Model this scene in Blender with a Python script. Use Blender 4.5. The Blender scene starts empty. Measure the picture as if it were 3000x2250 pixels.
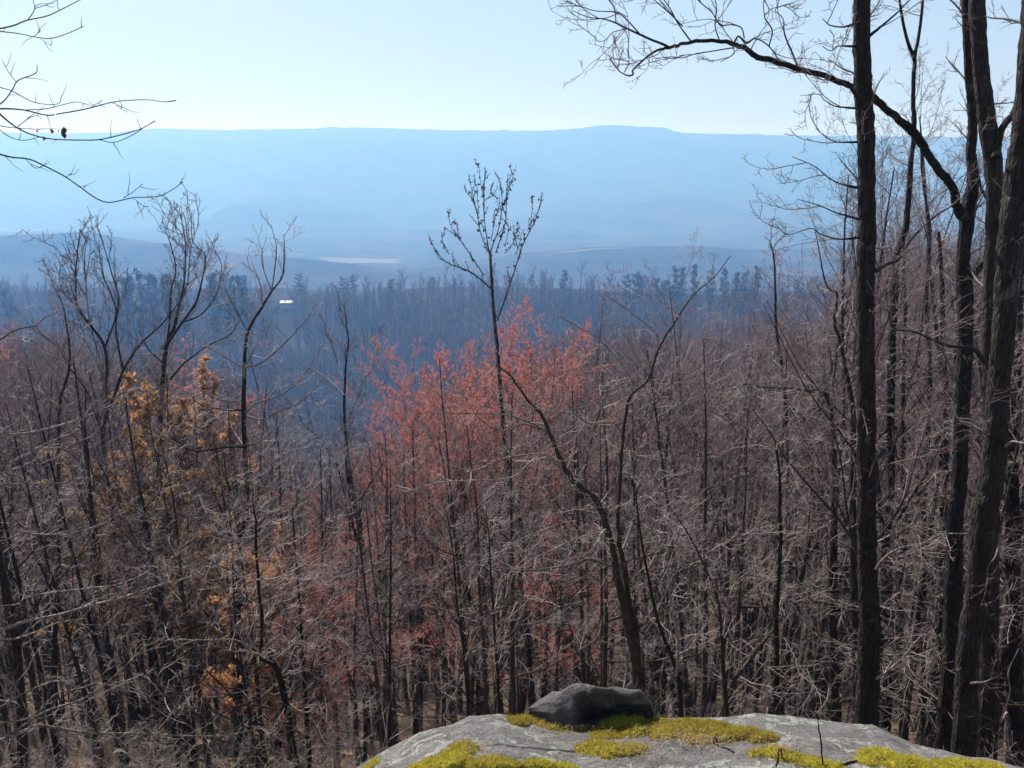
import bpy, math, numpy as np
from mathutils import Vector, noise as mnoise
# ------------------------------------------------------------------ camera, light, exposure
SC = bpy.context.scene
FPX, PITCH = 2500.0, math.radians(15.1)
cam = bpy.data.cameras.new("camera"); cam.lens = 30.0; cam.sensor_width = 36.0
cam.clip_start = 0.05; cam.clip_end = 20000
camo = bpy.data.objects.new("camera", cam); SC.collection.objects.link(camo)
camo.rotation_euler = (math.pi/2-PITCH, 0, 0); SC.camera = camo
SUN_EL, SUN_AZ = math.radians(43), math.radians(-36)     # azimuth from +Y, negative = left
world = bpy.data.worlds.new("World"); SC.world = world; world.use_nodes = True
wn = world.node_tree; wn.nodes.clear()
sky = wn.nodes.new("ShaderNodeTexSky"); sky.sky_type = 'NISHITA'; sky.sun_disc = False
sky.sun_elevation = SUN_EL; sky.sun_rotation = SUN_AZ
sky.air_density = 1.0; sky.dust_density = 1.0; sky.ozone_density = 2.0; sky.altitude = 200
bg = wn.nodes.new("ShaderNodeBackground"); bg.inputs[1].default_value = 0.09
wo = wn.nodes.new("ShaderNodeOutputWorld")
tcw = wn.nodes.new("ShaderNodeTexCoord"); sx = wn.nodes.new("ShaderNodeSeparateXYZ"); mr = wn.nodes.new("ShaderNodeMapRange"); mr.interpolation_type = 'SMOOTHSTEP'
mr.inputs[1].default_value = 0.0; mr.inputs[2].default_value = 0.6; mr.inputs[3].default_value = 0.72; mr.inputs[4].default_value = 0.0   # pale veil low all round, clear blue overhead
mxw = wn.nodes.new("ShaderNodeMix"); mxw.data_type = 'RGBA'; mxw.inputs[7].default_value = (3.8, 4.9, 6.4, 1)
wn.links.new(tcw.outputs['Generated'], sx.inputs[0]); wn.links.new(sx.outputs[2], mr.inputs[0]); wn.links.new(mr.outputs[0], mxw.inputs[0])
wn.links.new(sky.outputs[0], mxw.inputs[6]); wn.links.new(mxw.outputs[2], bg.inputs[0]); wn.links.new(bg.outputs[0], wo.inputs[0])
sl = bpy.data.lights.new("sun", 'SUN'); sl.energy = 4.8; sl.angle = math.radians(0.5); sl.color = (1.0, 0.965, 0.93)
so = bpy.data.objects.new("sun", sl); SC.collection.objects.link(so)
sd = Vector((math.sin(SUN_AZ)*math.cos(SUN_EL), math.cos(SUN_AZ)*math.cos(SUN_EL), math.sin(SUN_EL)))
so.rotation_euler = sd.to_track_quat('Z', 'Y').to_euler(); so.location = (0, 0, 60)
SC.view_settings.view_transform = 'Standard'; SC.view_settings.look = 'None'
SC.view_settings.exposure = 0.58; SC.view_settings.gamma = 1.0
SC.view_settings.use_curve_mapping = False
cy = SC.cycles
cy.max_bounces = 4; cy.diffuse_bounces = 2; cy.glossy_bounces = 1; cy.transmission_bounces = 1
cy.volume_bounces = 1; cy.transparent_max_bounces = 4; cy.use_adaptive_sampling = True; cy.adaptive_threshold = 0.02
cy.use_denoising = True
HAZE_DENSITY, HAZE_COL, HAZE_G = 0.00045, (0.19, 0.42, 0.86), 0.28

rng = np.random.default_rng(7)
U = rng.uniform
# ------------------------------------------------------------------ helpers
def ray(u, v):
    x = (u-1500)/FPX; y = -(v-1125)/FPX
    c, s = math.cos(PITCH), math.sin(PITCH)
    return np.array([x, c+y*s, -s+y*c])
def PY(u, v, Y):
    r = ray(u, v); return r*(Y/r[1])
def DEP(u, v, Y): return Y/ray(u, v)[1]
CR = {c: ((i % 3)*1000, (i//3)*750) for i, c in enumerate('123456789')}
def cpx(c, x, y): o = CR[c]; return o[0]+x*0.45208, o[1]+y*0.45208

def tag(o, label=None, cat=None, group=None, kind=None):
    if label: o['label'] = label
    if cat: o['category'] = cat
    if group: o['group'] = group
    if kind: o['kind'] = kind
    return o
def link(name, data, mat=None, parent=None, loc=None):
    o = bpy.data.objects.new(name, data); SC.collection.objects.link(o)
    if mat is not None and data is not None and not data.materials: data.materials.append(mat)
    if parent: o.parent = parent
    if loc is not None: o.location = loc
    return o
def empty(name, loc):
    o = bpy.data.objects.new(name, None); SC.collection.objects.link(o); o.location = loc
    o.empty_display_size = 0.2; return o
def mesh_np(name, V, F, smooth=True, k=None):
    """V (n,3), F (m,3|4) numpy"""
    me = bpy.data.meshes.new(name); V = np.asarray(V, dtype=np.float32); F = np.asarray(F, dtype=np.int32)
    k = F.shape[1]; me.vertices.add(len(V)); me.vertices.foreach_set('co', V.ravel())
    me.loops.add(F.size); me.loops.foreach_set('vertex_index', F.ravel())
    me.polygons.add(len(F)); me.polygons.foreach_set('loop_start', np.arange(0, F.size, k, dtype=np.int32))
    me.polygons.foreach_set('use_smooth', np.full(len(F), smooth, dtype=bool))
    me.update(calc_edges=True); return me
def tubes(groups, origin=(0, 0, 0)):
    """groups: list of (pts (B,n,3), rad (B,n), sides) -> V,F quads"""
    Vs, Fs, off = [], [], 0
    for P, R, k in groups:
        B, n, _ = P.shape
        if B == 0: continue
        T = np.empty_like(P); T[:, 1:-1] = P[:, 2:]-P[:, :-2]; T[:, 0] = P[:, 1]-P[:, 0]; T[:, -1] = P[:, -1]-P[:, -2]
        T /= np.linalg.norm(T, axis=2, keepdims=True)+1e-9
        M = T.mean(axis=1); ref = np.where(np.abs(M[:, 2:3]) > 0.75, np.array([[1., 0.13, 0]]), np.array([[0.07, 0.05, 1.]]))
        A = np.cross(T, ref[:, None, :]); A /= np.linalg.norm(A, axis=2, keepdims=True)+1e-9
        C = np.cross(T, A)
        a = np.arange(k)*2*np.pi/k
        ring = P[:, :, None, :]+R[:, :, None, None]*(np.cos(a)[None, None, :, None]*A[:, :, None, :]+np.sin(a)[None, None, :, None]*C[:, :, None, :])
        Vs.append(ring.reshape(-1, 3))
        i = np.arange(n-1)[:, None]; j = np.arange(k)[None, :]; j2 = (j+1) % k
        f = np.stack([i*k+j, i*k+j2, (i+1)*k+j2, (i+1)*k+j], axis=-1).reshape(-1, 4)
        f = (f[None]+(np.arange(B)*n*k)[:, None, None]).reshape(-1, 4)+off
        Fs.append(f); off += B*n*k
    V = np.concatenate(Vs)-np.asarray(origin); return V, np.concatenate(Fs)
def unit(v): return v/(np.linalg.norm(v, axis=-1, keepdims=True)+1e-9)
def grow(base, d, L, r0, nseg, wander, trop, tip=0.25):
    B = len(base); P = np.empty((B, nseg+1, 3)); P[:, 0] = base; d = unit(d)
    for s in range(nseg):
        d = unit(d+rng.normal(0, wander, (B, 3))+np.array([0, 0, 1.])*trop)
        P[:, s+1] = P[:, s]+d*(L/nseg)[:, None]
    t = np.linspace(0, 1, nseg+1)
    return P, r0[:, None]*(1-(1-tip)*t)[None, :]
def kids(P, R, L, n, t0, t1, ang, angsd, ratio, rr, fall=0.55, rmin=0.0, flat=1.0):
    """children of polylines P; returns base, dir, len, r"""
    B, m, _ = P.shape
    t = (t0+(t1-t0)*(np.arange(n)[None, :]+U(0, 1, (B, n)))/n).clip(0, 0.999)
    s = t*(m-1); i = s.astype(int); f = (s-i)[..., None]; bi = np.arange(B)[:, None]
    base = P[bi, i]*(1-f)+P[bi, i+1]*f; tan = unit(P[bi, i+1]-P[bi, i]); r = R[bi, i]*(1-f[..., 0])+R[bi, i+1]*f[..., 0]
    rnd = rng.normal(0, 1, (B, n, 3)); rnd[..., 2] *= flat
    side = unit(rnd-(rnd*tan).sum(-1, keepdims=True)*tan)
    a = rng.normal(ang, angsd, (B, n))[..., None]
    d = np.cos(a)*tan+np.sin(a)*side
    ln = L[:, None]*ratio*(1-fall*t)*U(0.65, 1.2, (B, n))
    r = np.maximum(r*rr*U(0.7, 1.0, (B, n)), rmin)
    return base.reshape(-1, 3), d.reshape(-1, 3), ln.ravel(), r.ravel()
def bits(centres, size, n=4):
    """tiny tetra-like lumps (buds, leaves) at centres -> tris"""
    B = len(centres); c = centres[:, None, :]
    off = rng.normal(0, 1, (B, 4, 3)); off = unit(off)*(size*U(0.5, 1.3, (B, 1)))[:, :, None]
    V = (c+off).reshape(-1, 3); q = np.array([[0, 1, 2], [0, 3, 1], [0, 2, 3], [1, 3, 2]])
    F = (q[None]+(np.arange(B)*4)[:, None, None]).reshape(-1, 3); return V, F
def leaves(centres, size):
    B = len(centres); a = unit(rng.normal(0, 1, (B, 3))); b = unit(np.cross(a, rng.normal(0, 1, (B, 3))))
    s = size*U(0.6, 1.3, (B, 1)); n = unit(np.cross(a, b))
    V = np.stack([centres-a*s, centres+b*s*0.5+n*s*.12, centres+a*s, centres-b*s*0.5+n*s*.12], 1).reshape(-1, 3)
    F = np.arange(4*B).reshape(-1, 4); return V, F

# ------------------------------------------------------------------ materials
def nodes(name):
    m = bpy.data.materials.new(name); m.use_nodes = True; nt = m.node_tree
    b = nt.nodes["Principled BSDF"]; return m, nt, b
def N(nt, t, **k):
    n = nt.nodes.new(t)
    for a, v in k.items(): setattr(n, a, v)
    return n
def coords(nt): return N(nt, "ShaderNodeTexCoord").outputs['Object']
def geo(nt): return N(nt, "ShaderNodeNewGeometry").outputs['Position']
def noise(nt, co, scale, detail=5, rough=0.6, dist=0.0):
    n = N(nt, "ShaderNodeTexNoise"); n.inputs['Scale'].default_value = scale; n.inputs['Detail'].default_value = detail
    n.inputs['Roughness'].default_value = rough; n.inputs['Distortion'].default_value = dist
    nt.links.new(co, n.inputs['Vector']); return n.outputs['Fac']
def ramp(nt, fac, stops):
    r = N(nt, "ShaderNodeValToRGB"); e = r.color_ramp.elements
    while len(e) < len(stops): e.new(0.5)
    for i, (p, c) in enumerate(stops):
        e[i].position = p; e[i].color = tuple(c)+(1,) if len(c) == 3 else c
    nt.links.new(fac, r.inputs[0]); return r.outputs[0]
def mix(nt, fac, a, b, mode='MIX'):
    m = N(nt, "ShaderNodeMix", data_type='RGBA', blend_type=mode)
    for s, v in ((0, fac), (6, a), (7, b)):
        if hasattr(v, 'links'): nt.links.new(v, m.inputs[s])
        else: m.inputs[s].default_value = v if s == 0 else tuple(v)+(1,)
    return m.outputs[2]
def mapping(nt, co, sc):
    m = N(nt, "ShaderNodeMapping"); m.inputs['Scale'].default_value = sc; nt.links.new(co, m.inputs[0]); return m.outputs[0]
def bump(nt, b, h, strength, dist=0.02):
    n = N(nt, "ShaderNodeBump"); n.inputs['Strength'].default_value = strength; n.inputs['Distance'].default_value = dist
    nt.links.new(h, n.inputs['Height']); nt.links.new(n.outputs[0], b.inputs['Normal'])
def bark_mat(name, c1, c2, lichen=None, sc=6.0, amt=0.62):
    m, nt, b = nodes(name); co = coords(nt); mp = mapping(nt, co, (1, 1, 0.22))
    f = noise(nt, mp, sc*3, 6, 0.7); col = ramp(nt, f, [(0.3, c1), (0.7, c2)])
    oi = N(nt, "ShaderNodeObjectInfo"); v = N(nt, "ShaderNodeMapRange"); v.inputs[3].default_value = 0.7; v.inputs[4].default_value = 1.35
    nt.links.new(oi.outputs['Random'], v.inputs[0])
    hsv = N(nt, "ShaderNodeHueSaturation"); nt.links.new(v.outputs[0], hsv.inputs['Value']); nt.links.new(col, hsv.inputs['Color']); col = hsv.outputs[0]
    if lichen:
        g = noise(nt, co, 3.3, 7, 0.7, 0.6); msk = ramp(nt, g, [(amt, (0, 0, 0)), (amt+0.06, (1, 1, 1))]); col = mix(nt, msk, col, lichen)
    nt.links.new(col, b.inputs['Base Color']); b.inputs['Roughness'].default_value = 0.85
    b.inputs['Specular IOR Level'].default_value = 0.25
    vo = N(nt, "ShaderNodeTexVoronoi", feature='DISTANCE_TO_EDGE'); vo.inputs['Scale'].default_value = 26; nt.links.new(mapping(nt, co, (1, 1, 0.16)), vo.inputs['Vector'])
    hh = N(nt, "ShaderNodeMath", operation='ADD'); nt.links.new(f, hh.inputs[0]); nt.links.new(ramp(nt, vo.outputs['Distance'], [(0.0, (0, 0, 0)), (0.25, (1, 1, 1))]), hh.inputs[1])
    bump(nt, b, hh.outputs[0], 1.0, 0.05); return m
def plain_mat(name, c1, c2, sc=1.5, rough=0.8, spec=0.3, trans=0.0):
    m, nt, b = nodes(name); co = geo(nt); f = noise(nt, co, sc, 4, 0.7)
    oi = N(nt, "ShaderNodeObjectInfo"); a = N(nt, "ShaderNodeMath", operation='ADD'); nt.links.new(f, a.inputs[0])
    s = N(nt, "ShaderNodeMath", operation='MULTIPLY_ADD'); nt.links.new(oi.outputs['Random'], s.inputs[0]); s.inputs[1].default_value = .3; s.inputs[2].default_value = -.15
    nt.links.new(s.outputs[0], a.inputs[1])
    nt.links.new(ramp(nt, a.outputs[0], [(0.3, c1), (0.7, c2)]), b.inputs['Base Color'])
    b.inputs['Roughness'].default_value = rough; b.inputs['Specular IOR Level'].default_value = spec
    if trans:
        tr = N(nt, "ShaderNodeBsdfTranslucent"); tr.inputs[0].default_value = tuple(c2)+(1,)
        mx = N(nt, "ShaderNodeMixShader"); mx.inputs[0].default_value = trans
        nt.links.new(b.outputs[0], mx.inputs[1]); nt.links.new(tr.outputs[0], mx.inputs[2])
        nt.links.new(mx.outputs[0], nt.nodes["Material Output"].inputs[0])
    return m
M = {}
M['bark'] = bark_mat('dark_bark', (0.012, 0.009, 0.008), (0.075, 0.059, 0.050), (0.12, 0.12, 0.10), 6, 0.58)
M['bark_grey'] = bark_mat('grey_bark', (0.04, 0.033, 0.033), (0.15, 0.122, 0.115), (0.16, 0.15, 0.135), 7, 0.66)
M['bark_tan'] = bark_mat('tan_bark', (0.05, 0.035, 0.025), (0.15, 0.11, 0.08), (0.2, 0.18, 0.14), 7, 0.66)
M['sunlit_bark'] = bark_mat('sunlit_bough_bark', (0.26, 0.21, 0.185), (0.56, 0.47, 0.42), None, 9)  # sunlight on the low boughs is painted into this bark colour
M['bark_far'] = bark_mat('far_bark', (0.03, 0.025, 0.025), (0.09, 0.075, 0.07), None, 4)
M['twig'] = plain_mat('pale_twigs', (0.19, 0.15, 0.14), (0.46, 0.37, 0.33), 2.0, 0.6, 0.5)
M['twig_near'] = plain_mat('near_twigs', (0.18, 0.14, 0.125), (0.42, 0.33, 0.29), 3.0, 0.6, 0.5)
M['twig_far'] = plain_mat('far_twigs', (0.09, 0.06, 0.055), (0.25, 0.175, 0.155), 0.02, 0.8, 0.2)
M['twig_mid'] = plain_mat('brown_twigs', (0.09, 0.066, 0.06), (0.24, 0.18, 0.16), 3.0, 0.6, 0.4)
M['brush_tan'] = plain_mat('tan_brush', (0.15, 0.115, 0.075), (0.36, 0.28, 0.19), 1.2, 0.7, 0.3)
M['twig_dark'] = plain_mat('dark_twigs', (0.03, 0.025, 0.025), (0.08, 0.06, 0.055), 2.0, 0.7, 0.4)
M['twig_grey'] = plain_mat('grey_twigs', (0.125, 0.08, 0.078), (0.31, 0.215, 0.20), 0.6, 0.7, 0.3)
M['twig_red'] = plain_mat('reddish_twigs', (0.13, 0.07, 0.065), (0.26, 0.15, 0.12), 0.8, 0.7, 0.3)
M['buds'] = plain_mat('red_buds', (0.52, 0.165, 0.13), (0.80, 0.32, 0.24), 0.5, 0.6, 0.3, 0.5)
M['buds_dark'] = plain_mat('dark_buds', (0.06, 0.025, 0.025), (0.13, 0.05, 0.045), 0.8, 0.6, 0.3)
M['leaf_orange'] = plain_mat('orange_leaves', (0.36, 0.18, 0.08), (0.60, 0.33, 0.15), 0.35, 0.6, 0.3, 0.5)
M['leaf_olive'] = plain_mat('olive_leaves', (0.19, 0.115, 0.05), (0.45, 0.27, 0.105), 0.35, 0.6, 0.3, 0.5)
M['needles'] = plain_mat('pine_needles', (0.012, 0.03, 0.02), (0.04, 0.07, 0.04), 0.2, 0.7, 0.3)
M['dead_leaf'] = plain_mat('dead_leaf', (0.06, 0.03, 0.02), (0.14, 0.08, 0.05), 5, 0.7, 0.3)
M['litter_leaf'] = plain_mat('litter_leaf', (0.10, 0.06, 0.035), (0.34, 0.23, 0.14), 3, 0.7, 0.3)
M['pale_leaf'] = plain_mat('pale_leaf', (0.6, 0.55, 0.42), (0.8, 0.75, 0.62), 9, 0.5, 0.4)
def litter_mat():
    m, nt, b = nodes('leaf_litter'); co = geo(nt)
    v = N(nt, "ShaderNodeTexVoronoi"); v.inputs['Scale'].default_value = 9; nt.links.new(co, v.inputs[0])
    c = ramp(nt, v.outputs['Color'], [(0.1, (0.09, 0.055, 0.03)), (0.5, (0.19, 0.13, 0.08)), (0.9, (0.32, 0.23, 0.15))])
    f = noise(nt, co, 0.5, 5); c2 = mix(nt, 0.6, c, ramp(nt, f, [(0.3, (0.35, 0.3, 0.28)), (0.7, (1, 1, 1))]), 'MULTIPLY')
    nt.links.new(c2, b.inputs['Base Color']); b.inputs['Roughness'].default_value = 0.9; b.inputs['Specular IOR Level'].default_value = .2
    bump(nt, b, v.outputs['Distance'], 0.9, 0.06); return m
M['litter'] = litter_mat()
def farforest_mat():
    m, nt, b = nodes('far_forest_land'); co = geo(nt)
    f = noise(nt, mapping(nt, co, (1, 1, 2.2)), 0.006, 8, 0.65); g = noise(nt, co, 0.06, 4, 0.7)
    c = ramp(nt, f, [(0.35, (0.015, 0.022, 0.02)), (0.55, (0.06, 0.05, 0.045)), (0.72, (0.10, 0.085, 0.075))])
    c = mix(nt, 0.5, c, ramp(nt, g, [(0.3, (0.4, 0.4, 0.4)), (0.7, (1.2, 1.2, 1.2))]), 'MULTIPLY')
    nt.links.new(c, b.inputs['Base Color']); b.inputs['Roughness'].default_value = 1.0; b.inputs['Specular IOR Level'].default_value = 0
    return m
M['farland'] = farforest_mat()
M['field'] = plain_mat('dry_field', (0.08, 0.075, 0.05), (0.13, 0.115, 0.075), 0.004, 0.9, 0.1)
def rock_mat(name, lichen_amt=0.56, seedoff=0.0, tone=1.0):
    m, nt, b = nodes(name); g = geo(nt)
    mp = N(nt, "ShaderNodeMapping"); mp.inputs['Location'].default_value = (seedoff, seedoff*.7, 0); nt.links.new(g, mp.inputs[0]); co = mp.outputs[0]
    f = noise(nt, co, 2.2, 8, 0.65, 0.4); base = ramp(nt, f, [(0.28, (0.10*tone, 0.095*tone, 0.092*tone)), (0.5, (0.25*tone, 0.232*tone, 0.222*tone)), (0.72, (0.39*tone, 0.36*tone, 0.34*tone))])
    gr = noise(nt, co, 55, 5, 0.75); base = mix(nt, 0.65, base, ramp(nt, gr, [(0.34, (0.36, 0.35, 0.34)), (0.62, (1.18, 1.14, 1.09))]), 'MULTIPLY')
    stain = noise(nt, mapping(nt, co, (1, 3, 1)), 5.0, 6, 0.7, 1.5); base = mix(nt, ramp(nt, stain, [(0.50, (0, 0, 0)), (0.66, (.8, .8, .8))]), base, (0.085, 0.08, 0.075))
    l = noise(nt, co, 7.5, 8, 0.72, 1.1); l2 = noise(nt, co, 1.3, 3, 0.5)
    a = N(nt, "ShaderNodeMath", operation='MULTIPLY_ADD'); nt.links.new(l2, a.inputs[0]); a.inputs[1].default_value = 0.55; nt.links.new(l, a.inputs[2])
    msk = ramp(nt, a.outputs[0], [(lichen_amt+0.27, (0, 0, 0)), (lichen_amt+0.31, (.85, .85, .85))])
    li = noise(nt, co, 34, 4, 0.7, 2.0); lc = ramp(nt, li, [(0.38, (0.15, 0.15, 0.125)), (0.5, (0.38, 0.385, 0.33)), (0.65, (0.52, 0.525, 0.44))])
    col = mix(nt, msk, base, lc)
    nt.links.new(col, b.inputs['Base Color']); b.inputs['Roughness'].default_value = 0.85; b.inputs['Specular IOR Level'].default_value = .3
    h = N(nt, "ShaderNodeMath", operation='MULTIPLY_ADD'); nt.links.new(msk, h.inputs[0]); h.inputs[1].default_value = .25; nt.links.new(gr, h.inputs[2])
    bump(nt, b, h.outputs[0], 1.0, 0.026 if tone == 1.0 else .03); return m
M['rock'] = rock_mat('lichened_sandstone', 0.53)
M['rock2'] = rock_mat('weathered_sandstone', 0.55, 3.7, .82)
M['moss'] = plain_mat('moss_cushion', (0.13, 0.09, 0.02), (0.27, 0.23, 0.025), 9, 0.85, 0.2)
M['frond'] = plain_mat('moss_fronds', (0.24, 0.155, 0.035), (0.52, 0.45, 0.05), 7, 0.7, 0.3, 0.4)
M['straw'] = plain_mat('straw_bits', (0.22, 0.13, 0.07), (0.5, 0.36, 0.22), 30, 0.8, 0.2)
M['white'] = plain_mat('white_roof', (0.8, 0.8, 0.8), (0.9, 0.9, 0.9), 1, 0.5, 0.4)
M['wall'] = plain_mat('beige_wall', (0.45, 0.42, 0.38), (0.5, 0.47, 0.43), 1, 0.8, 0.2)
M['glass'] = plain_mat('dark_pane', (0.03, 0.035, 0.04), (0.04, 0.05, 0.06), 1, 0.15, 0.5)

# ------------------------------------------------------------------ terrain
K = 3000/2212.0
prof = [(-600, 2), (-60, 0.5), (-8, -1.2), (1.6, -1.9), (3.2, -4.2), (4.5, -5.4), (12, -11.4), (20, -17.6), (35, -26.6), (60, -37), (100, -43), (150, -49), (200, -59), (260, -91), (320, -136), (420, -186), (520, -182), (700, -152), (800, -138),
        (850, -137), (920, -142), (1000, -160), (1300, -235), (1700, -285), (2100, -300), (3700, -300), (4100, -280), (4500, -215), (5000, -70), (5500, 0), (6400, 0)]
PX = np.array([p[0] for p in prof], float); PZ = np.array([p[1] for p in prof], float)
crest_px = [(-300, 300), (0, 286), (150, 288), (240, 287), (330, 277), (480, 281), (600, 278), (780, 275), (950, 281), (1150, 283), (1240, 279), (1300, 270),
            (1370, 272), (1440, 276), (1475, 288), (1640, 291), (1800, 293), (2212, 297), (2600, 300)]
cr = np.array([PY(a*K, b*K, 5500) for a, b in crest_px]); CX, CZ = cr[:, 0], cr[:, 2]
def vnoise(x, y, s, seed=0):
    """cheap smooth numpy value noise, -1..1"""
    X = x/s+seed*17.3; Y = y/s+seed*9.1; xi = np.floor(X); yi = np.floor(Y); fx = X-xi; fy = Y-yi
    fx = fx*fx*(3-2*fx); fy = fy*fy*(3-2*fy)
    def h(a, b): v = np.sin(a*127.1+b*311.7+seed*74.7)*43758.5453; return (v-np.floor(v))*2-1
    return (h(xi, yi)*(1-fx)+h(xi+1, yi)*fx)*(1-fy)+(h(xi, yi+1)*(1-fx)+h(xi+1, yi+1)*fx)*fy
def sstep(a, b, x): t = np.clip((x-a)/(b-a), 0, 1); return t*t*(3-2*t)
def ghill(x, y, cx, cy, sx, sy, amp): return amp*np.exp(-((x-cx)/sx)**2-((y-cy)/sy)**2)
def terrain(x, y):
    x = np.asarray(x, float); y = np.asarray(y, float)
    z = np.interp(y, PX, PZ)
    nearm = sstep(6, 30, y)*(1-sstep(300, 500, y))
    z = z+nearm*(0.17*np.clip(x-6, 0, 90)-0.05*np.clip(x-6, 0, 400)+0.03*np.clip(-x-25, 0, 100))
    z = z+nearm*2.5*sstep(60, 150, y)*sstep(-.03, .15, x/np.maximum(y, 1))
    z = z-nearm*np.interp(y, [40, 100, 150, 200, 260, 420], [0, 26, 45, 55, 40, 4])*np.exp(-((x+0.21*y)/(0.095*y+3))**4)
    z = z+sstep(8, 60, y)*(vnoise(x, y, 14, 1)*0.8)+sstep(60, 300, y)*(1-sstep(2000, 2400, y))*vnoise(x, y, 110, 2)*5
    z = z+(1-sstep(3, 7, y))*sstep(2.2, 6, np.abs(x-0.7))*(-1.0)*sstep(1.0, 3, y)
    far = sstep(1300, 1900, y)
    z = z+ghill(x, y, -960, 1950, 430, 260, 108)+ghill(x, y, -380, 1800, 330, 260, 52)+ghill(x, y, 250, 2150, 420, 240, 72)+ghill(x, y, 1100, 2200, 520, 260, 66)+ghill(x, y, -1800, 2000, 520, 300, 90)
    z = z+far*(1-sstep(3600, 4000, y))*(vnoise(x, y, 420, 3)+0.5*vnoise(x, y, 190, 4))*9
    z = z+sstep(3300, 3900, y)*(1-sstep(4700, 5300, y))*(vnoise(x, y*0.6, 700, 5)*75+vnoise(x, y*0.5, 260, 6)*38)
    c = np.interp(x, CX, CZ)
    z = z+sstep(4200, 5500, y)*c*(y > 4200)-sstep(5500, 6400, y)*30
    return z
az = np.concatenate([np.radians(np.linspace(-180, -46, 40, endpoint=False)), np.radians(np.linspace(-46, 46, 520, endpoint=False)), np.radians(np.linspace(46, 180, 40, endpoint=False))])
rad = np.concatenate([[0.01, 0.4], np.geomspace(0.8, 900, 170), np.linspace(920, 8600, 150)])
A, R = np.meshgrid(az, rad); X = R*np.sin(A); Y = R*np.cos(A)
X = np.clip(X, -5200, 5200); Y = np.clip(Y, -500, 6300)
Z = terrain(X, Y); Z = Z+sstep(4600, 5300, Y)*(vnoise(X, Y, 22, 8)*5+vnoise(X, Y, 75, 9)*3.5)
nr, na = X.shape; i = np.arange(nr-1)[:, None]; j = np.arange(na)[None, :]
Fq = np.stack([i*na+j, i*na+(j+1) % na, (i+1)*na+(j+1) % na, (i+1)*na+j], -1).reshape(-1, 4)
gm = mesh_np('ground', np.stack([X, Y, Z], -1).reshape(-1, 3), Fq[:, ::-1])
cyv = Y.ravel()[Fq].mean(1); gm.materials.append(M['litter']); gm.materials.append(M['farland'])
gm.polygons.foreach_set('material_index', (cyv > 330).astype(np.int32))
ground = link('ground', gm); tag(ground, kind='structure')
# pale fields on the valley floor, thin sheets following the land
def field(pxc, pyc, rx, ry, seed):
    r = ray(pxc*K, pyc*K); s = 1.0
    for yy in np.linspace(1500, 4200, 400):
        p = r*(yy/r[1])
        if p[2] < terrain(p[0], p[1]): break
    cx, cyy = p[0], p[1]; n = 48; a = np.arange(n)*2*np.pi/n
    rr = 1+0.22*np.array([mnoise.noise(Vector((math.cos(q)*1.6+seed*5, math.sin(q)*1.6, seed))) for q in a])*1.6
    sq = (np.abs(np.cos(a))**4+np.abs(np.sin(a))**4)**-0.25
    rings = np.linspace(0.001, 1, 8); V = []
    for q in rings: V.append(np.stack([cx+np.cos(a)*rx*rr*sq*q, cyy+np.sin(a)*ry*rr*sq*q], -1))
    V = np.concatenate(V); V = np.column_stack([V, terrain(V[:, 0], V[:, 1])+2.5])
    i = np.arange(7)[:, None]; j = np.arange(n)[None, :]
    f = np.stack([i*n+j, i*n+(j+1) % n, (i+1)*n+(j+1) % n, (i+1)*n+j], -1).reshape(-1, 4)
    o = link('field', mesh_np('field', V, f[:, ::-1]), M['field']); tag(o, kind='structure')
for k_, a in enumerate([(780, 566, 120, 60), (60, 500, 130, 14), (840, 508, 70, 12), (1280, 541, 90, 9), (640, 551, 30, 12), (480, 488, 14, 7), (1640, 538, 24, 8)]): field(*a, k_+1)

# ------------------------------------------------------------------ tree builders
def build_tree_mesh(H, r, cfg):
    """returns dict of numpy geometry groups with the tree base at origin"""
    g = {}
    T, TR = grow(np.zeros((1, 3)), np.array([[U(-.05, .05), U(-.05, .05), 1.]]), np.array([H]), np.array([r]), cfg.get('ts', 14), cfg.get('tw', 0.035), cfg.get('tt', 0.03), 0.12)
    TR[0, 0] *= 1.35
    stems = [(T, TR)]; trunkg = [(T, TR, cfg.get('k0', 7))]
    Ls = np.array([H]); P, Rr = T, TR
    lv = cfg['levels']; out = []
    for li, c in enumerate(lv):
        b, d, L, rr = kids(P, Rr, Ls, c['n'], c['t0'], c['t1'], c['ang'], c.get('sd', 0.2), c['ratio'], c['rr'], c.get('fall', .55), c.get('rmin', 0), c.get('flat', 1.0))
        P, Rr = grow(b, d, L, rr, c['seg'], c['wander'], c['trop'], c.get('tip', .3)); Ls = L
        out.append((P, Rr, c['k']))
    nb = cfg.get('limb_levels', 1)
    g['trunk'] = tubes(trunkg+out[:nb]); g['crown'] = tubes(out[nb:])
    last = out[-1][0]
    if cfg.get('bits'):
        kind, per, size = cfg['bits']; pts = []
        for q in range(per):
            m = last.shape[1]-1; t = U(0.15, 1, (len(last), 1)); s = t*m; ii = np.minimum(s[:, 0].astype(int), m-1); f = s-ii[:, None]; bi = np.arange(len(last))
            pts.append(last[bi, ii]*(1-f)+last[bi, ii+1]*f+rng.normal(0, size*.7, (len(last), 3)))
        pts = np.concatenate(pts); g['bits'] = leaves(pts, size)
    return g
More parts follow.
